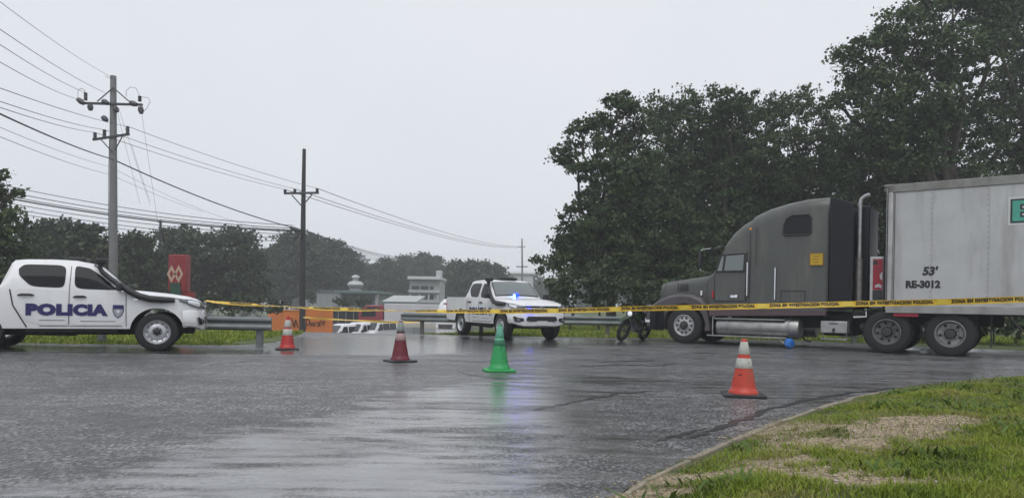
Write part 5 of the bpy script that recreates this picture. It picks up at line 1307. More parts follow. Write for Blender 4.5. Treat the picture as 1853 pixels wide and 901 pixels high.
m_ = MB(); m_.tube([W(525, 411, Y2 - .3) - B2, W(535, 416, Y2 - .3) - B2, W(545, 418, Y2 - .2) - B2], [.08, .17, .10], 8); m_.tube([W(533, 431, Y2 - .3) - B2, W(545, 421, Y2 - .3) - B2], [.13, .06], 8); m_.tube([W(532, 430, Y2 - .3) - B2, W(533, 455, Y2 - .3) - B2], .05, 6); m_.box(W(537, 423, Y2 - .3) - B2, (.22, .16, .3))
m_.build("cable_bracket", ARMM, p2)
Y3 = 150.0
pb = W(945, 560, Y3); p3 = thing("utility_pole", "distant slim utility pole above the pale roof right of the middle pickup", "utility pole", (pb.x, Y3, -3.6), 0, "utility poles"); B3 = Vector(p3.location)
GREYP = mat("distant_pole", (0.16, 0.16, 0.165), .8)
MB().tube([Vector((0, 0, 0)), W(945, 482, Y3) - B3, W(944.5, 432, Y3) - B3], [.22, .2, .14], 8).build("pole", GREYP, p3)
arm(p3, (934, 482.5), (955, 482.5), Y3, dy=-.2, h=.22); arm(p3, (938, 446.5), (951, 446.5), Y3, dy=-.2, h=.16)
Y4 = 62.0
pb = W(291, 560, Y4); p4 = thing("utility_pole", "short thin post standing up out of the tree line left of the red sign", "utility pole", (pb.x, Y4, gz(pb.x, Y4)), 0, "utility poles"); B4 = Vector(p4.location)
MB().tube([Vector((0, 0, 0)), W(290.5, 399, Y4) - B4], [.13, .11], 8).build("pole", DARKP, p4); m_ = MB(); m_.box(W(290.5, 402, Y4) - B4, (.5, .06, .06)); m_.build("crossarm", ARMM, p4)

# wires: each one its own thing
def wire(label, A_, B_, sag, r, n=22):
    pts = [A_.lerp(B_, k / n) - Vector((0, 0, sag * 4 * (k / n) * (1 - k / n))) for k in range(n + 1)]
    m_ = MB().tube([p - A_ for p in pts], r, 5, caps=False)
    return tag(m_.build("power_line", WIRE, None, A_, smooth=0), label, "power line", "overhead lines between the utility poles")
def near(py, Y=13.0, px=-60): return W(px, py, Y)
for nm, yl, e, r in (("topmost thin line from the upper left to the tip of the concrete pole", -42, (200, 139), .007), ("second line from the top, running to the left of the concrete pole's upper crossarm", 12, (190, 168), .009),
                     ("third line from the top, meeting the upper crossarm's left insulator", 41, (155, 168), .009), ("fourth line from the top, ending at the outermost fuse left of the upper crossarm", 77, (141, 180), .009)):
    wire(nm, near(yl), W(*e, Y1 - .15), .12, r)
for nm, yl, e in (("line to the right insulator of the concrete pole's lower crossarm", 138, (231, 229)), ("line to the middle insulator of the concrete pole's lower crossarm", 163, (189, 235)), ("line to the left insulator of the concrete pole's lower crossarm", 174, (172, 240))):
    wire("thin " + nm + ", from the left edge", near(yl), W(*e, Y1 - .15), .1, .009)
for nm, a, b in (("right", (231, 229), (574, 341)), ("middle", (189, 235), (533.5, 342)), ("left", (172, 240), (516, 343))):
    wire("thin line between the %s insulators of the concrete pole and the dark pole" % nm, W(*a, Y1 - .15), W(*b, Y2 - .2), .15, .012)
for nm, a, b in (("right", (574, 341), (951, 446)), ("middle", (533.5, 342), (944, 447)), ("left", (516, 343), (938, 448))):
    wire("thin line from the dark pole's %s insulator to the distant pole" % nm, W(*a, Y2 - .2), W(*b, Y3 - .3), 1.1, .022)
wire("thick black cable from the left edge to the concrete pole's shaft", near(178), W(203, 288, Y1 - .16), .1, .022)
wire("thick black cable between the concrete pole's shaft and the dark pole's bracket", W(203, 288, Y1 - .16), W(527, 411, Y2 - .3), .25, .032)
wire("faint upper slack line passing left of the concrete pole below the thick cable", near(205), W(200, 302, Y1 - .2), .1, .006)
wire("faint upper slack line from the concrete pole down to the bracket of the dark pole", W(200, 302, Y1 - .2), W(530, 424, Y2 - .3), .5, .007)
wire("faint lower slack line passing left of the concrete pole above the trees", near(223), W(200, 316, Y1 - .2), .1, .007)
wire("faint lower slack line from the concrete pole falling towards the tree line", W(200, 316, Y1 - .2), W(370, 384, 48), .1, .008)
bundle = [(338, 408, .014, "first"), (349, 413, .016, "second"), (357, 416, .016, "third"), (361, 418, .03, "thick fourth"), (370, 424, .014, "fifth"), (379, 431, .014, "sixth"), (386, 437, .012, "lowest")]
for ya, yb, r, nm in bundle:
    wire("%s cable in the bundle crossing behind the concrete pole towards the dark pole" % nm, W(-40, ya - 13, 40), W(531, yb, Y2 - .3), .42, r * 1.5)
for ya, yb, r, nm in [(416, 464, .032, "uppermost thick"), (418, 467, .03, "second thick"), (422, 469, .022, "third thin"), (427, 472, .02, "fourth thin"), (431, 475, .016, "lowest thin")]:
    wire("%s cable leaving the dark pole to the right towards the far trees" % nm, W(550, ya, Y2 - .2), W(742, yb + 1.0, 110), .55, r)
for nm, a, m1, b in (("leftmost", (213, 205), None, (254, 370)), ("second", (215, 196), None, (272, 372)), ("third", (238, 262), None, (272, 365)), ("rightmost", (257, 208), None, (286, 405))):
    wire("%s of the hair-thin drop wires slanting down right from the concrete pole" % nm, W(*a, Y1 - .2), W(*b, 36), .05, .006)

# ------------------------------------------------------------------ red totem sign
YS_ = 36.0
sg = thing("totem_sign", "red totem sign with two pale diamond emblems rising behind the left pickup's bonnet", "sign", W(326, 580, YS_), 0)
S0 = Vector(sg.location); sg.location.z = gz(S0.x, YS_); S0 = Vector(sg.location)
a, b = W(309, 461, YS_) - S0, W(341, 528, YS_) - S0
SIGNRED = mat("sign_red", (0.26, 0.022, 0.03), 0.45, var=.1)
MB().box(((a.x + b.x) / 2, 0, (a.z + b.z) / 2), (b.x - a.x, .5, a.z - b.z)).build("sign_board", SIGNRED, sg, bevel=.04)
MB().box(((a.x + b.x) / 2 + .5, 0, b.z / 2), (.55, .36, b.z)).build("sign_leg", SIGNRED, sg)
a2_, b2_ = W(313, 505, YS_) - S0, W(331, 527, YS_) - S0
MB().box(((a2_.x + b2_.x) / 2, -.27, (a2_.z + b2_.z) / 2 - .2), (b2_.x - a2_.x, .06, a2_.z - b2_.z)).build("green_panel", mat("sign_green", (0.02, 0.07, 0.05), .5), sg)
for cx_ in (314.8, 327.5):
    c = W(cx_, 496, YS_) - S0
    for k, (w_, h_, m_, d_) in enumerate(((.24, .46, mat("sign_cream", (0.52, 0.36, 0.28), .5), -.262), (.10, .22, SIGNRED, -.268))):
        q_ = MB(); q_.add([(c.x - w_, d_, c.z), (c.x, d_, c.z - h_), (c.x + w_, d_, c.z), (c.x, d_, c.z + h_)], [(0, 1, 2, 3)]); q_.build("diamond_emblem", m_, sg, smooth=0)

# ------------------------------------------------------------------ orange wall
YW = 50.0
WALLO = mat("orange_render", (0.70, 0.21, 0.05), 0.8, var=.14, vscale=.8, dirt=(0.40, 0.16, 0.08), damt=.5, dscale=.5)
wl = thing("painted_wall", "bright orange roadside wall with dark graffiti behind the dark utility pole", "wall", W(545, 600, YW), 0); wl.location.z = gz(wl.location.x, YW); S0 = Vector(wl.location)
for (x0, x1, yt) in ((486, 541, 562), (541.5, 601.5, 558)):
    a, b = W(x0, yt, YW) - S0, W(x1, 612, YW) - S0
    MB().box(((a.x + b.x) / 2, 0, (a.z - .8) / 2), (b.x - a.x, .25, a.z + .8)).build("wall_panel", WALLO, wl, bevel=.03)
    MB().box(((a.x + b.x) / 2, 0, a.z + .05), (b.x - a.x + .02, .34, .10)).build("coping", mat("orange_coping", (0.60, 0.26, 0.10), .7), wl, bevel=.02)
gi = MB()
def scr_(pts, r=.045):
    P_ = spline([W(x, y, YW) - S0 for x, y in pts], 5); gi.tube([Vector((p.x, -.14, p.z)) for p in P_], r, 4)
scr_([(529, 575), (531, 583), (533, 592)]); scr_([(534, 592), (536, 578), (540, 592)]); scr_([(533, 585), (539, 584)])
scr_([(554, 596), (555, 584), (556, 577), (561, 579), (561, 585), (556, 588)]); scr_([(563, 582), (564, 589), (567, 583), (569, 590), (572, 581)]); scr_([(574, 586), (577, 582), (578, 589), (574, 589)], .04); scr_([(580, 590), (580, 581), (584, 582)], .04); scr_([(587, 579), (586, 588)], .04); scr_([(582, 586), (590, 582)], .03)
gi.build("graffiti", mat("graffiti_paint", (0.12, 0.04, 0.02), .7), wl)

# ------------------------------------------------------------------ buildings behind
def house(name, label, px0, px1, pytop, Y, depth, wallm, roof=None):
    x0, x1 = W(px0, 545, Y).x, W(px1, 545, Y).x; zt = W((px0 + px1) / 2, pytop, Y).z; g_ = gz((x0 + x1) / 2, Y)
    t = thing(name, label, "building", ((x0 + x1) / 2, Y, g_)); w_ = x1 - x0; h_ = zt - g_
    MB().box((0, depth / 2, h_ / 2), (w_, depth, h_)).build("wall", wallm, t)
    return t, w_, h_
GREYW = mat("grey_render", (0.30, 0.32, 0.33), .8, var=.1, vscale=.3)
OLIVEW = mat("drab_render", (0.24, 0.25, 0.22), .8, var=.2, vscale=.4)
PALEW = mat("pale_render", (0.42, 0.42, 0.43), .7, var=.1, vscale=.4)
TEALR = mat("teal_metal_roof", (0.13, 0.18, 0.17), .55, .1, var=.1)
DARKW = mat("dark_window", (0.03, 0.033, 0.036), .15)
t, w_, h_ = house("warehouse", "plain pale grey shed behind the orange wall", 553, 618, 527, 100, 22, GREYW)
rf = MB(); rf.prism([(-.3, h_), (-.3, h_ + .16), (11, h_ + .3), (22.3, h_ + .16), (22.3, h_)], -w_ / 2 - .3, w_ / 2 + .3, 'x'); rf.build("roof", TEALR, t)
for k in range(6): MB().box((-w_ / 2 + .5 + k * (w_ - 1) / 5, -.04, h_ / 2), (.12, .08, h_)).build("pilaster", GREYW, t)
t, w_, h_ = house("bungalow", "low drab house with a flat teal roof behind the red truck", 617, 680, 531, 92, 10, OLIVEW)
MB().box((0, 4.4, h_ + .18), (w_ + 1.0, 11.6, .35)).build("roof", TEALR, t, bevel=.04)
for xk, ww, zz, hh in ((-1.1, .35, h_ - 1.1, 1.0), (1.55, .7, h_ - 1.0, .9), (.45, .5, h_ - 1.0, .9), (-2.0, .5, h_ - 1.0, .8)):
    MB().box((xk, -.02, zz), (ww, .10, hh)).build("window", DARKW, t)
    MB().box((xk, -.04, zz - hh / 2 - .04), (ww + .1, .18, .08)).build("sill", PALEW, t)
MB().box((w_ / 2 + .25, -.6, h_ / 2), (.35, .35, h_)).build("column", PALEW, t)
MB().box((-w_ / 2 + .1, -.6, h_ / 2), (.25, .25, h_)).build("column", PALEW, t)
# water tank behind it on its little tower
YT = 104; tb_ = W(643, 530, YT); tt = thing("water_tank", "small white two-tiered dome tank on a tower above the teal roof", "water tank", (tb_.x, YT, gz(tb_.x, YT))); S0 = Vector(tt.location)
def zz(py): return W(643, py, YT).z - S0.z
tm = mat("tank_white", (0.42, 0.44, 0.44), .5, var=.1)
MB().lathe([(.9, 0), (.9, zz(522))], 14).build("tower", GREYW, tt, smooth=40)
MB().lathe([(.5, zz(522)), (1.05, zz(520)), (1.25, zz(515)), (.95, zz(510)), (.5, zz(508.5)), (.001, zz(508))], 18).build("tank_dome", tm, tt, smooth=60)
MB().lathe([(.42, zz(509)), (.42, zz(504)), (.62, zz(502.5)), (.55, zz(499)), (.001, zz(497))], 16).build("tank_cap", tm, tt, smooth=60)
# white balconied house
YH = 112; t, w_, h_ = house("balcony_house", "white two-storey house with balconies among the trees left of the middle pickup", 741, 795, 505, YH, 9, PALEW)
sc_ = YH / F
def zh(py): return W(768, py, YH).z - t.location.z
MB().box((0, 4, h_ + .15), (w_ + .5, 10, .5)).build("roof", mat("house_white", (0.55, 0.55, 0.56), .6), t, bevel=.05)
for (a, b) in ((517.5, 524), (533.5, 541.5)): MB().box((-.35, -.02, (zh(a) + zh(b)) / 2), (w_ - 1.2, .14, abs(zh(a) - zh(b)))).build("window_band", DARKW, t)
for (a, b) in ((524.5, 529), (542, 547)):
    MB().box((0, -.55, (zh(a) + zh(b)) / 2), (w_ + .2, .12, abs(zh(a) - zh(b)))).build("balcony_rail", PALEW, t); MB().box((0, -.3, zh(b)), (w_ + .2, .7, .12)).build("balcony_slab", PALEW, t)
for k in range(4): MB().box((-w_ / 2 + .2 + k * (w_ - .4) / 3, -.52, (zh(533) + zh(543)) / 2), (.28, .2, abs(zh(532) - zh(543)))).build("column", PALEW, t)
for k in range(4): MB().box((-w_ / 2 + .2 + k * (w_ - .4) / 3, -.10, (zh(517) + zh(524)) / 2), (.16, .2, abs(zh(517) - zh(524)))).build("mullion", PALEW, t)
MB().box((w_ / 2 - .4, 3, h_ + .9), (1.0, 1.2, 1.3)).build("roof_tank", PALEW, t, bevel=.1)
# low teal-edged sheds
t, w_, h_ = house("shed", "low pale shed with a teal-edged white roof in front of the balconied house", 697, 748, 549, 86, 8, GREYW)
rf = MB(); rf.prism([(-.6, h_), (-.6, h_ + .2), (8.5, h_ + 1.1), (8.5, h_ + .8)], -w_ / 2 - .4, w_ / 2 + .4, 'x'); rf.build("roof", mat("shed_roof", (0.42, 0.44, 0.43), .5, .2), t); MB().box((0, -.62, h_ + .1), (w_ + .9, .06, .25)).build("fascia", TEALR, t)
for k in range(3): MB().box((-1.2 + k * 1.2, -.02, h_ - 1.0), (.7, .1, .8)).build("window", DARKW, t)
# pale building beneath the distant pole
t, w_, h_ = house("pale_building", "pale long building under the distant pole right of the middle pickup's roof", 921, 964, 496, 190, 14, mat("far_render", (0.50, 0.51, 0.52), .8, var=.08))
rf = MB(); rf.prism([(-.6, h_), (-.6, h_ + .3), (7, h_ + 1.2), (14.6, h_ + .3), (14.6, h_)], -w_ / 2 - .5, w_ / 2 + .5, 'x'); rf.build("roof", mat("far_roof", (0.46, 0.48, 0.49), .5), t)
for k in range(7): MB().box((-w_ / 2 + .9 + k * (w_ - 1.8) / 6, -.02, h_ - 3.2), (.8, .1, .9)).build("window", DARKW, t)

YK = 82.0
ks = thing("dark_stall", "low dark stall with a patched awning between the orange wall and the red truck", "stall", W(628, 585, YK), 0); ks.location.z = gz(ks.location.x, YK); S0 = Vector(ks.location)
a, b = W(601, 556, YK) - S0, W(655, 590, YK) - S0
STL = mat("stall_dark", (0.045, 0.038, 0.05), .8, var=.4, vscale=.8)
MB().box(((a.x + b.x) / 2, 1.5, a.z / 2), (b.x - a.x, 3, a.z)).build("wall", STL, ks)
for k in range(4):
    x0_ = a.x + (b.x - a.x) * k / 4
    MB().prism([(-1.2, a.z - .45), (-1.15, a.z - .40), (.1, a.z + .12), (.1, a.z + .05)], x0_ + .02, x0_ + (b.x - a.x) / 4 - .02, 'x').build("awning", [mat("awning_brown", (0.09, 0.06, 0.055), .8), mat("awning_grey", (0.14, 0.14, 0.15), .8)][k % 2], ks)
    MB().box((x0_ + .12, -1.1, (a.z - .5) / 2), (.07, .07, a.z - .5)).build("post", GREYW, ks)
# ------------------------------------------------------------------ parked vans, far lorries
VANW = mat("van_white", (0.74, 0.74, 0.76), .3, var=.04, coat=.5)
def make_van(label):
    t = thing("white_van", label, "van", (0, 0, 0), 0, "white vans parked below the road")
    S_ = [(2.3, .42, .75, .78, .72), (2.25, .35, .95, .86, .80), (1.75, .32, 1.10, .88, .80), (1.65, .32, 1.14, .88, .80), (1.0, .32, 1.80, .86, .70), (.7, .32, 1.92, .85, .70), (-1.9, .32, 1.94, .85, .70), (-2.25, .35, 1.86, .84, .70), (-2.35, .40, 1.1, .82, .74)]
    rings = []
    for x, zb, zt, wb, wt in S_:
        zm = zb + (zt - zb) * .5
        h = [(wb * .6, zb), (wb, zb + .08), (wb + .01, zm), (wt + .02, zt - .12), (wt - .06, zt - .03), (wt * .6, zt)]
        rings.append([Vector((x, -y, z)) for y, z in h] + [Vector((x, y, z)) for y, z in reversed(h)])
    MB().loft(rings).build("body", VANW, t, smooth=35)
    ws = MB(); ws.add([(1.62, -.70, 1.17), (1.62, .70, 1.17), (1.04, .62, 1.76), (1.04, -.62, 1.76)], [(0, 1, 2, 3)]); ws.v = [(x + .03, y, z + .03) for x, y, z in ws.v]; ws.build("windscreen", mat("van_glass", (0.03, 0.035, 0.045), .05, spec=.7), t)
    for s in (-1, 1):
        for x0, x1 in ((1.28, .55), (.45, -.7), (-.8, -1.95)):
            w2 = MB(); w2.add([(x0, s * .885, 1.15), (x1, s * .885, 1.15), (x1, s * .79, 1.70), (x0 - (.35 if x0 > 1 else 0), s * .79, 1.70)], [(0, 1, 2, 3)]); w2.build("side_window", GLASS, t)
        MB().box((2.22, s * .68, .80), (.14, .26, .18)).build("headlight", LENS, t, bevel=.03)
        MB().box((1.42, s * 1.0, 1.22), (.12, .2, .2)).build("mirror", BLACK, t, bevel=.03)
        for x in (1.45, -1.45):
            MB().lathe([(.001, -.1), (.32, -.1), (.34, 0), (.32, .1), (.20, .11), (.001, .09)], 18, 0, Matrix.Translation((x, s * .78, .34)) @ Matrix.Rotation(R(-90 * s), 4, 'X')).build("wheel", RUBBER, t)
    MB().box((2.33, 0, .48), (.1, 1.6, .16)).build("bumper", VANW, t, bevel=.03); MB().box((2.30, 0, .78), (.06, .9, .12)).build("grille", BLACK, t)
    return t
v1 = make_van("white van on the far left of the parked vans, beside the orange wall"); v2 = copy_tree(v1); v3 = copy_tree(v1)
v2["label"] = "white van in the middle of the three parked vans"; v3["label"] = "white van on the right of the three parked vans, below the red truck"
for v, px, Yv, rz, zoff in ((v1, 617, 56, R(-128), -.12), (v2, 646, 57, R(-112), 0), (v3, 674, 58, R(-108), .12)):
    p = W(px, 590, Yv); v.location = (p.x, Yv + 2, W(px, 583.5, Yv).z - 1.94 + zoff); v.rotation_euler = (0, 0, rz)
# red tractor with white semi-trailer
YR = 74.0
rt = thing("red_truck", "red truck hitched to a white trailer passing on the low road behind the vans", "truck", W(680, 590, YR), R(180)); rt.location.z = gz(rt.location.x, YR); S0 = Vector(rt.location)
LORRED = mat("lorry_red", (0.28, 0.025, 0.04), .35, var=.1)
k_ = YR / F
def wx(px): return -(W(px, 560, YR).x - S0.x)
def wz(py): return W(690, py, YR).z - S0.z
top = wz(552.5)
MB().prism([(wx(697), .6), (wx(697), top), (wx(668), top), (wx(660), top - .35), (wx(653), top - .9), (wx(652), .6)], -1.15, 1.15).build("cab", LORRED, rt, bevel=.08)
MB().prism([(wx(690), top - .12), (wx(670), top - .12), (wx(664), top - .45), (wx(690), top - .45)], 1.14, 1.17).build("cab_trim", mat("lorry_dark", (0.06, 0.01, 0.015), .3), rt)
MB().prism([(wx(684), top - .62), (wx(660), top - .62), (wx(657), top - 1.2), (wx(684), top - 1.2)], 1.14, 1.17).build("side_window", GLASS, rt)
MB().box((wx(672), 0, .55), (abs(wx(650) - wx(697)), 2.2, .5)).build("chassis", DARK, rt)
ztop, zbot = wz(549), wz(590)
m_ = MB(); m_.box(((wx(699) + wx(838)) / 2, 0, (ztop + zbot) / 2), (abs(wx(699) - wx(838)), 2.4, ztop - zbot)); bt = m_.build("trailer_body", mat("lorry_white", (0.60, 0.59, 0.61), .5, var=.08, vscale=.5), rt, bevel=.05)
MB().box(((wx(699) + wx(838)) / 2, 1.21, zbot + .18), (abs(wx(699) - wx(838)), .05, .36)).build("side_skirt", mat("lorry_cream", (0.50, 0.47, 0.40), .5), bt)
MB().box(((wx(699) + wx(838)) / 2, 0, ztop + .05), (abs(wx(699) - wx(838)), 2.2, .12)).build("roof_rail", TEALR, bt)
for x in (wx(662), wx(735), wx(757), wx(775)):
    for s in (-1, 1): MB().lathe([(.001, -.14), (.5, -.14), (.52, 0), (.5, .14), (.28, .15), (.001, .1)], 18, 0, Matrix.Translation((x, s * 1.02, .52)) @ Matrix.Rotation(R(-90 * s), 4, 'X')).build("wheel", RUBBER, rt)
# white lorry cab nose-on, left of the middle pickup
YC = 48.0
wc = thing("white_truck", "white truck cab with a grey cargo body partly hidden behind the middle pickup's bed", "truck", W(812, 590, YC), R(-100)); wc.location.z = gz(wc.location.x, YC) ; S0 = Vector(wc.location)
zc = W(812, 541, YC).z - S0.z
MB().loft([[Vector((x, y * k1, .5 + (z - .5) * kz)) for y, z in ((-.70, .5), (-.74, zc * .5), (-.72, zc * .66), (-.66, zc * .82), (-.54, zc * .94), (-.3, zc), (.3, zc), (.54, zc * .94), (.66, zc * .82), (.72, zc * .66), (.74, zc * .5), (.70, .5))] for x, k1, kz in ((.86, .90, .62), (.84, .94, .66), (.70, .97, .84), (.45, 1, .95), (.1, 1, 1.0), (-.6, 1, 1.0))]).build("cab", VANW, wc, smooth=40)
m_ = MB(); m_.add([(.86, -.58, zc * .56), (.86, .58, zc * .56), (.80, .56, zc * .68), (.80, -.56, zc * .68)], [(0, 1, 2, 3)]); m_.v = [(x + .02, y, z) for x, y, z in m_.v]; m_.build("windscreen", DARKW, wc)
m_ = MB(); m_.box((.62, .0, zc * .90), (.10, .42, .09)); m_.build("roof_vent", BLACK, wc)
MB().box((.86, 0, .62), (.12, 1.5, .3)).build("bumper", PALEW, wc, bevel=.04)
MB().box((.87, 0, zc * .42), (.06, 1.0, .3)).build("grille", STEEL, wc)
for s in (-1, 1):
    MB().box((.86, s * .55, zc * .40), (.08, .26, .18)).build("headlight", LENS, wc, bevel=.02)
    MB().box((.5, s * .90, zc * .62), (.1, .16, .3)).build("mirror", BLACK, wc)
    for x in (.1, -2.8): MB().lathe([(.001, -.1), (.38, -.1), (.4, 0), (.38, .1), (.2, .1), (.001, .08)], 16, 0, Matrix.Translation((x, s * .66, .4)) @ Matrix.Rotation(R(-90 * s), 4, 'X')).build("wheel", RUBBER, wc)
MB().box((-2.3, 0, zc * .5 + .40), (3.2, 1.6, zc - .8)).build("cargo_body", GREYW, wc, bevel=.05)
MB().box((-1.6, 0, .55), (4.6, .8, .2)).build("chassis", DARK, wc)

# ------------------------------------------------------------------ trees
BARK = mat("bark", (0.055, 0.047, 0.038), .9, var=.4, vscale=3, bump=.6, bscale=14)
LEAF_NEAR = rand_mat("leaves_near", [(0.020, 0.036, 0.018), (0.038, 0.064, 0.028), (0.062, 0.096, 0.038), (0.10, 0.135, 0.05)], .6, .10, .30, 1.3, .75)
LEAF_LIGHT = rand_mat("leaves_light", [(0.03, 0.045, 0.018), (0.055, 0.078, 0.03), (0.08, 0.11, 0.04), (0.11, 0.14, 0.055)], .5, .18, .30, 1.3, .75)
LEAF_FAR = rand_mat("leaves_far", [(0.018, 0.027, 0.016), (0.032, 0.046, 0.025), (0.050, 0.068, 0.033), (0.075, 0.095, 0.042)], .6, .10, .25, .6, .8)
LEAF_BUSH = rand_mat("leaves_bush", [(0.022, 0.036, 0.02), (0.04, 0.062, 0.03), (0.06, 0.085, 0.04), (0.10, 0.12, 0.05)], .5, .15)
def leaf_cloud(lobes, dens, lsize, seed, clump=.45, per=26, shell=.45):
    """small leaf faces in twig-clumps through the volume of each lobe: (centre, radii)"""
    rg_ = np.random.default_rng(seed); C_ = []
    for c, r in lobes:
        area = r[0] * r[2]; n_ = max(3, int(dens * area))
        d = rg_.normal(size=(n_, 3)); d /= np.linalg.norm(d, axis=1)[:, None]
        rad = rg_.random(n_) ** shell
        C_.append(np.array(c) + d * rad[:, None] * np.array(r) * rg_.uniform(.82, 1.16, (n_, 1)))
    C_ = np.concatenate(C_); n_ = len(C_)
    cs = clump * rg_.uniform(.5, 1.35, n_)
    cnt = per; off = rg_.normal(size=(n_, cnt, 3)) * np.array([.62, .62, .34]); 
    Pp = (C_[:, None, :] + off * cs[:, None, None]).reshape(-1, 3); m = len(Pp)
    ls = lsize * rg_.uniform(.4, 1.45, m)
    u_ = rg_.normal(size=(m, 3)); u_[:, 2] -= .45; u_ /= np.linalg.norm(u_, axis=1)[:, None]
    v_ = rg_.normal(size=(m, 3)); v_ -= (v_ * u_).sum(1)[:, None] * u_; v_ /= np.linalg.norm(v_, axis=1)[:, None]
    u_ *= ls[:, None]; v_ *= (ls * .42)[:, None]
    V_ = np.stack([Pp - u_ * .5, Pp + v_, Pp + u_ * .5, Pp - v_], 1).reshape(-1, 3)
    return V_, np.arange(m * 4).reshape(m, 4), C_
def limb(mb_, a, b, r0, r1, rnd_, wob=.06, n=6):
    d = (b - a).length; pts, rs = [], []
    for k in range(n + 1):
        t = k / n; p = a.lerp(b, t) + Vector((rnd_.uniform(-1, 1), rnd_.uniform(-1, 1), rnd_.uniform(-1, 1) + .6 * math.sin(t * math.pi))) * (wob * d if 0 < k < n else 0)
        pts.append(p); rs.append(r0 + (r1 - r0) * t)
    mb_.tube(pts, rs, 7); return pts
def px_tree(label, name, Y, px_base, lobes, leafm, dens, lsize, seed, trunk=.25, group=None, clump=.45, per=26, cat="tree", depth=1.0, twig=4, shell=.45, groundz=None, spreadY=.5):
    r_ = random.Random(seed)
    bx, by = W(px_base, 560, Y).x, Y
    base = Vector((bx, by, gz(bx, by) if groundz is None else groundz)); t = thing(name, label, cat, base, 0, group)
    L = []
    for lx, ly, lr in lobes:
        dy = r_.uniform(-spreadY, spreadY) * lr * Y / F * 1.6
        c = W(lx, ly, Y + dy) - base; rr_ = lr * Y / F
        L.append((c, (rr_, rr_ * depth, rr_ * .88)))
    V_, Q_, C_ = leaf_cloud(L, dens, lsize, seed, clump, per, shell)
    np_mesh("crown", V_, Q_, leafm, t)
    tk_ = MB(); H = max(c.z for c, _ in L); fork = Vector((r_.uniform(-.2, .2), 0, max(.6, min(c.z for c, _ in L) * .55)))
    limb(tk_, Vector((0, 0, -.2)), fork, trunk, trunk * .8, r_, .03)
    for c, rr_ in L:
        P_ = limb(tk_, fork, c, trunk * .55, trunk * .12, r_, .07)
        for _ in range(twig):
            e = c + Vector((r_.uniform(-1, 1) * rr_[0], r_.uniform(-1, 1) * rr_[1], r_.uniform(-.8, .9) * rr_[2])) * .9
            limb(tk_, P_[r_.choice((4, 5))], e, trunk * .13, trunk * .03, r_, .1, 4)
    tk_.build("trunk", BARK, t, smooth=60)
    return t
GR = "tall trees behind the truck"
px_tree("ragged tree at the left end of the big dark grove, hanging out over the guardrail", "tree", 34, 1110, [(1122, 185, 30), (1135, 205, 34), (1085, 225, 32), (1060, 240, 30), (1030, 272, 28), (1012, 288, 16), (1105, 262, 42), (1150, 240, 40), (1062, 300, 36), (1110, 330, 55), (1060, 372, 36), (1045, 405, 34), (1030, 432, 32), (1090, 420, 55), (1150, 310, 60), (1150, 400, 65), (1012, 470, 26), (985, 474, 20), (1050, 480, 45), (1120, 480, 60)], LEAF_NEAR, 24, .148, 1, .28, GR, clump=.30, per=62)
px_tree("rounded dark tree in the middle of the grove above the truck's hood", "tree", 38, 1270, [(1200, 210, 42), (1245, 195, 40), (1300, 188, 40), (1345, 205, 42), (1390, 215, 42), (1230, 260, 70), (1310, 260, 75), (1380, 290, 75), (1200, 340, 80), (1290, 360, 85), (1370, 380, 80), (1230, 440, 85), (1330, 450, 85), (1180, 490, 60)], LEAF_NEAR, 25, .148, 2, .32, GR, clump=.36, per=62)
px_tree("thin lighter green tree showing sky between its twigs above the sleeper roof", "tree", 40, 1460, [(1425, 195, 30), (1450, 180, 26), (1478, 195, 28), (1505, 215, 28), (1520, 245, 34), (1440, 240, 42), (1490, 250, 36), (1450, 300, 60), (1510, 310, 60), (1420, 350, 60), (1490, 380, 70)], LEAF_LIGHT, 20, .148, 3, .2, GR, clump=.32, per=54)
px_tree("very tall dark tree reaching the upper right corner above the box trailer", "tree", 33, 1690, [(1530, 168, 26), (1520, 190, 22), (1555, 135, 36), (1545, 100, 34), (1590, 80, 40), (1630, 50, 44), (1680, 20, 50), (1740, 10, 60), (1800, 0, 60), (1600, 150, 55), (1660, 110, 60), (1740, 100, 70), (1680, 200, 70), (1590, 215, 55), (1640, 270, 70), (1750, 220, 80), (1720, 320, 80)], LEAF_NEAR, 23, .148, 4, .38, GR, clump=.36, per=62)
px_tree("tall tree cut by the right edge of the picture above the box trailer", "tree", 36, 1870, [(1820, 60, 70), (1870, 20, 80), (1900, 110, 90), (1830, 170, 70), (1880, 250, 90), (1810, 280, 60), (1960, 180, 100), (1960, 320, 100)], LEAF_NEAR, 21, .148, 5, .36, GR, clump=.36, per=62)
px_tree("dark tree filling the gap between the sleeper cab and the trailer front", "tree", 37, 1580, [(1560, 260, 60), (1520, 300, 60), (1600, 320, 70), (1540, 380, 75), (1620, 400, 75), (1480, 440, 70), (1560, 470, 75), (1660, 340, 80)], LEAF_NEAR, 30, .148, 6, .3, GR, clump=.36, per=62)
px_tree("shaded tree standing deep behind the truck's windscreen", "tree", 44, 1400, [(1380, 330, 80), (1440, 400, 85), (1340, 420, 80), (1300, 320, 80), (1250, 400, 80), (1420, 480, 80), (1320, 500, 80)], LEAF_NEAR, 26, .24, 7, .3, GR, clump=.5)
px_tree("shaded tree standing deep behind the guardrail left of the truck", "tree", 46, 1150, [(1120, 400, 70), (1170, 330, 70), (1180, 440, 80), (1100, 480, 70), (1050, 450, 50), (1220, 480, 80)], LEAF_NEAR, 26, .24, 8, .3, GR, clump=.5)
GB = "bushes on the embankment behind the guardrail"
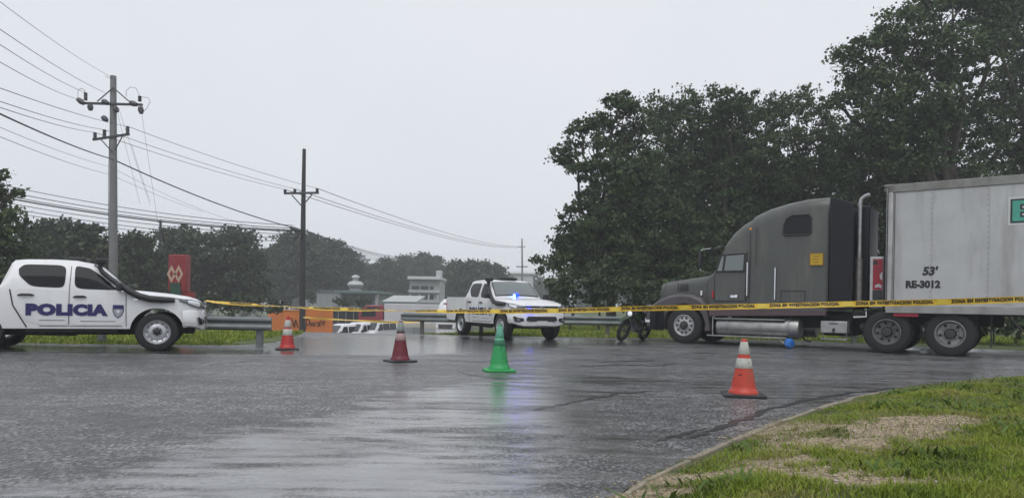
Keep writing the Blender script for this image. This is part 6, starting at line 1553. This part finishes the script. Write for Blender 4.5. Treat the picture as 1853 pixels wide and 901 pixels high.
for i, (lab, px, Y, lobes) in enumerate([
    ("blue-green bush just right of the middle pickup's bonnet", 1030, 29, [(1010, 520, 26), (1035, 505, 28), (1020, 540, 26)]),
    ("rounded bush in the middle of the embankment above the guardrail", 1085, 29, [(1070, 505, 30), (1095, 515, 30), (1080, 540, 30)]),
    ("lighter bush closest to the truck's hood and the motorcycle", 1150, 28.5, [(1130, 520, 26), (1160, 525, 26), (1145, 545, 26), (1175, 540, 22)]),
    ("low dark undergrowth behind the truck's front wheel", 1240, 29.5, [(1220, 530, 40), (1280, 520, 45), (1250, 560, 40)]),
    ("low dark undergrowth seen under the truck's sleeper", 1420, 28.5, [(1380, 560, 38), (1440, 562, 38), (1500, 565, 38), (1560, 568, 38)]),
    ("low dark undergrowth seen below the box trailer", 1700, 23, [(1600, 565, 40), (1680, 575, 40), (1760, 580, 42), (1830, 582, 42), (1900, 582, 42)])]):
    px_tree(lab, "bush", Y, px, lobes, LEAF_BUSH if i < 3 else LEAF_NEAR, 42, .16, 20 + i, .06, GB, clump=.28, cat="bush", twig=2)
# left-hand trees
px_tree("dark tree leaning in at the left edge above the police pickup", "tree", 27, -30, [(0, 325, 14), (10, 335, 12), (28, 352, 14), (5, 350, 22), (-10, 390, 45), (10, 400, 22), (-5, 440, 55), (25, 470, 40), (40, 505, 40), (-20, 500, 60)], LEAF_NEAR, 34, .16, 31, .22, "trees along the left of the road", clump=.28)
LT = "tree line across the back"
for i, (lab, px, Y, lobes, nm) in enumerate([
    ("dense tree directly above the left pickup's rear window", 80, 52, [(60, 420, 26), (95, 412, 26), (120, 440, 35), (70, 460, 45), (110, 490, 50), (50, 500, 45)], "tree"),
    ("dense tree between the left pickup's roof and the concrete pole", 165, 50, [(140, 418, 22), (175, 430, 26), (150, 460, 40), (190, 470, 40), (160, 505, 45), (205, 510, 40)], "tree"),
    ("feathery tree just right of the concrete pole", 250, 56, [(225, 440, 20), (255, 435, 24), (240, 465, 34), (275, 475, 34), (250, 510, 45), (290, 510, 40)], "tree"),
    ("wide tree behind the red totem sign", 330, 66, [(305, 432, 22), (340, 430, 26), (320, 465, 38), (360, 465, 38), (340, 505, 48)], "tree"),
    ("domed tree midway between the red sign and the dark pole", 425, 70, [(395, 438, 24), (430, 430, 24), (452, 438, 20), (410, 470, 40), (445, 475, 36), (390, 510, 45), (440, 515, 45)], "tree"),
    ("broad dark tree just left of the dark pole", 520, 112, [(490, 458, 22), (520, 445, 26), (545, 440, 24), (510, 485, 40), (545, 480, 40), (500, 525, 40), (480, 500, 36)], "tree"),
    ("broad dark tree just right of the dark pole above the grey shed", 590, 126, [(570, 442, 22), (600, 455, 26), (625, 465, 22), (640, 482, 18), (585, 485, 40), (620, 500, 36), (575, 520, 40)], "tree")]):
    px_tree(lab, nm, Y, px, lobes, LEAF_FAR, 26 if Y < 100 else 15, .30 if Y < 100 else .45, 40 + i, .22, LT, clump=.55 if Y < 100 else .8, twig=2)
for i, (lab, px, Y, lobes) in enumerate([
    ("hazy tree above the red truck", 690, 150, [(670, 492, 16), (700, 485, 20), (690, 510, 28), (720, 505, 26), (660, 515, 22)]),
    ("hazy flat-topped tree behind the white balconied house", 760, 165, [(735, 476, 18), (765, 469, 14), (788, 472, 12), (760, 490, 30), (790, 500, 28), (735, 510, 30)]),
    ("hazy round tree right of the white balconied house", 835, 135, [(825, 486, 16), (850, 485, 18), (835, 505, 28), (810, 515, 26), (860, 510, 28), (830, 530, 26)]),
    ("hazy tree above the middle pickup's roof", 895, 145, [(875, 486, 14), (900, 492, 16), (890, 510, 24), (915, 515, 18), (870, 525, 24)])]):
    px_tree(lab, "tree", Y, px, lobes, LEAF_FAR, 12, .55, 60 + i, .3, "hazy trees in the far distance", clump=1.0, twig=2)
for i, (lab, px, Y, lobes) in enumerate([
    ("small round tree in front of the grey shed beside the dark pole", 561, 88, [(556, 533, 9), (566, 532, 9), (561, 540, 12)]),
    ("clipped bush before the bungalow's left window", 618, 78, [(608, 545, 9), (622, 546, 10), (632, 549, 8)]),
    ("clipped bush before the bungalow's right window", 660, 78, [(650, 542, 10), (664, 542, 10), (657, 552, 10)]),
    ("dark hedge along the low ground behind the left guardrail", 420, 46, [(375, 545, 18), (405, 550, 18), (435, 548, 18), (465, 552, 18), (500, 555, 16)]),
    ("dark scrub behind the left pickup's bonnet", 330, 40, [(300, 552, 16), (340, 556, 16), (260, 548, 18)]),
    ("dark scrub behind the left pickup's cab", 120, 36, [(60, 530, 36), (130, 530, 36), (200, 530, 36)])]):
    px_tree(lab, "bush", Y, px, lobes, LEAF_BUSH if i < 3 else LEAF_FAR, 26, .22, 80 + i, .06, "bushes on the low ground", clump=.34, cat="bush", twig=1)
# far woodland closing the horizon
r_ = np.random.default_rng(99); L = []
for k in range(46):
    x = -190 + k * 6.6 + r_.uniform(-2, 2); y = 205 + r_.uniform(-10, 25)
    if 0: continue
    h = r_.uniform(4.0, 6.0) + (5.4 if x < -48 else 2.2) + (2 if x > 20 else 0); L.append(((x, y, h - 3.6), (r_.uniform(4, 6.5), 5, h)))
V_, Q_, C_ = leaf_cloud(L, 3.6, .9, 98, 1.5, 24, .4); wd = stuff(np_mesh("far_woodland", V_, Q_, LEAF_FAR)); tag(wd, "distant band of woodland along the horizon", "woodland")

# ------------------------------------------------------------------ rain haze in the air
me = bpy.data.meshes.new("haze"); me.from_pydata([(x, y, z) for x in (-410, 410) for y in (-32, 430) for z in (-5.0, 21.5)], [], [(0, 1, 3, 2), (4, 6, 7, 5), (0, 4, 5, 1), (2, 3, 7, 6), (0, 2, 6, 4), (1, 5, 7, 3)])
hz = bpy.data.objects.new("haze", me); COL.objects.link(hz); stuff(hz)
hm = bpy.data.materials.new("rain_haze"); hm.use_nodes = True; n = hm.node_tree.nodes; n.remove(n["Principled BSDF"])
pv = n.new("ShaderNodeVolumePrincipled"); pv.inputs['Color'].default_value = (0.88, 0.90, 0.94, 1); pv.inputs['Density'].default_value = HAZE; pv.inputs['Anisotropy'].default_value = 0.0
hm.node_tree.links.new(pv.outputs[0], [q for q in n if q.type == 'OUTPUT_MATERIAL'][0].inputs['Volume'])
me.materials.append(hm)
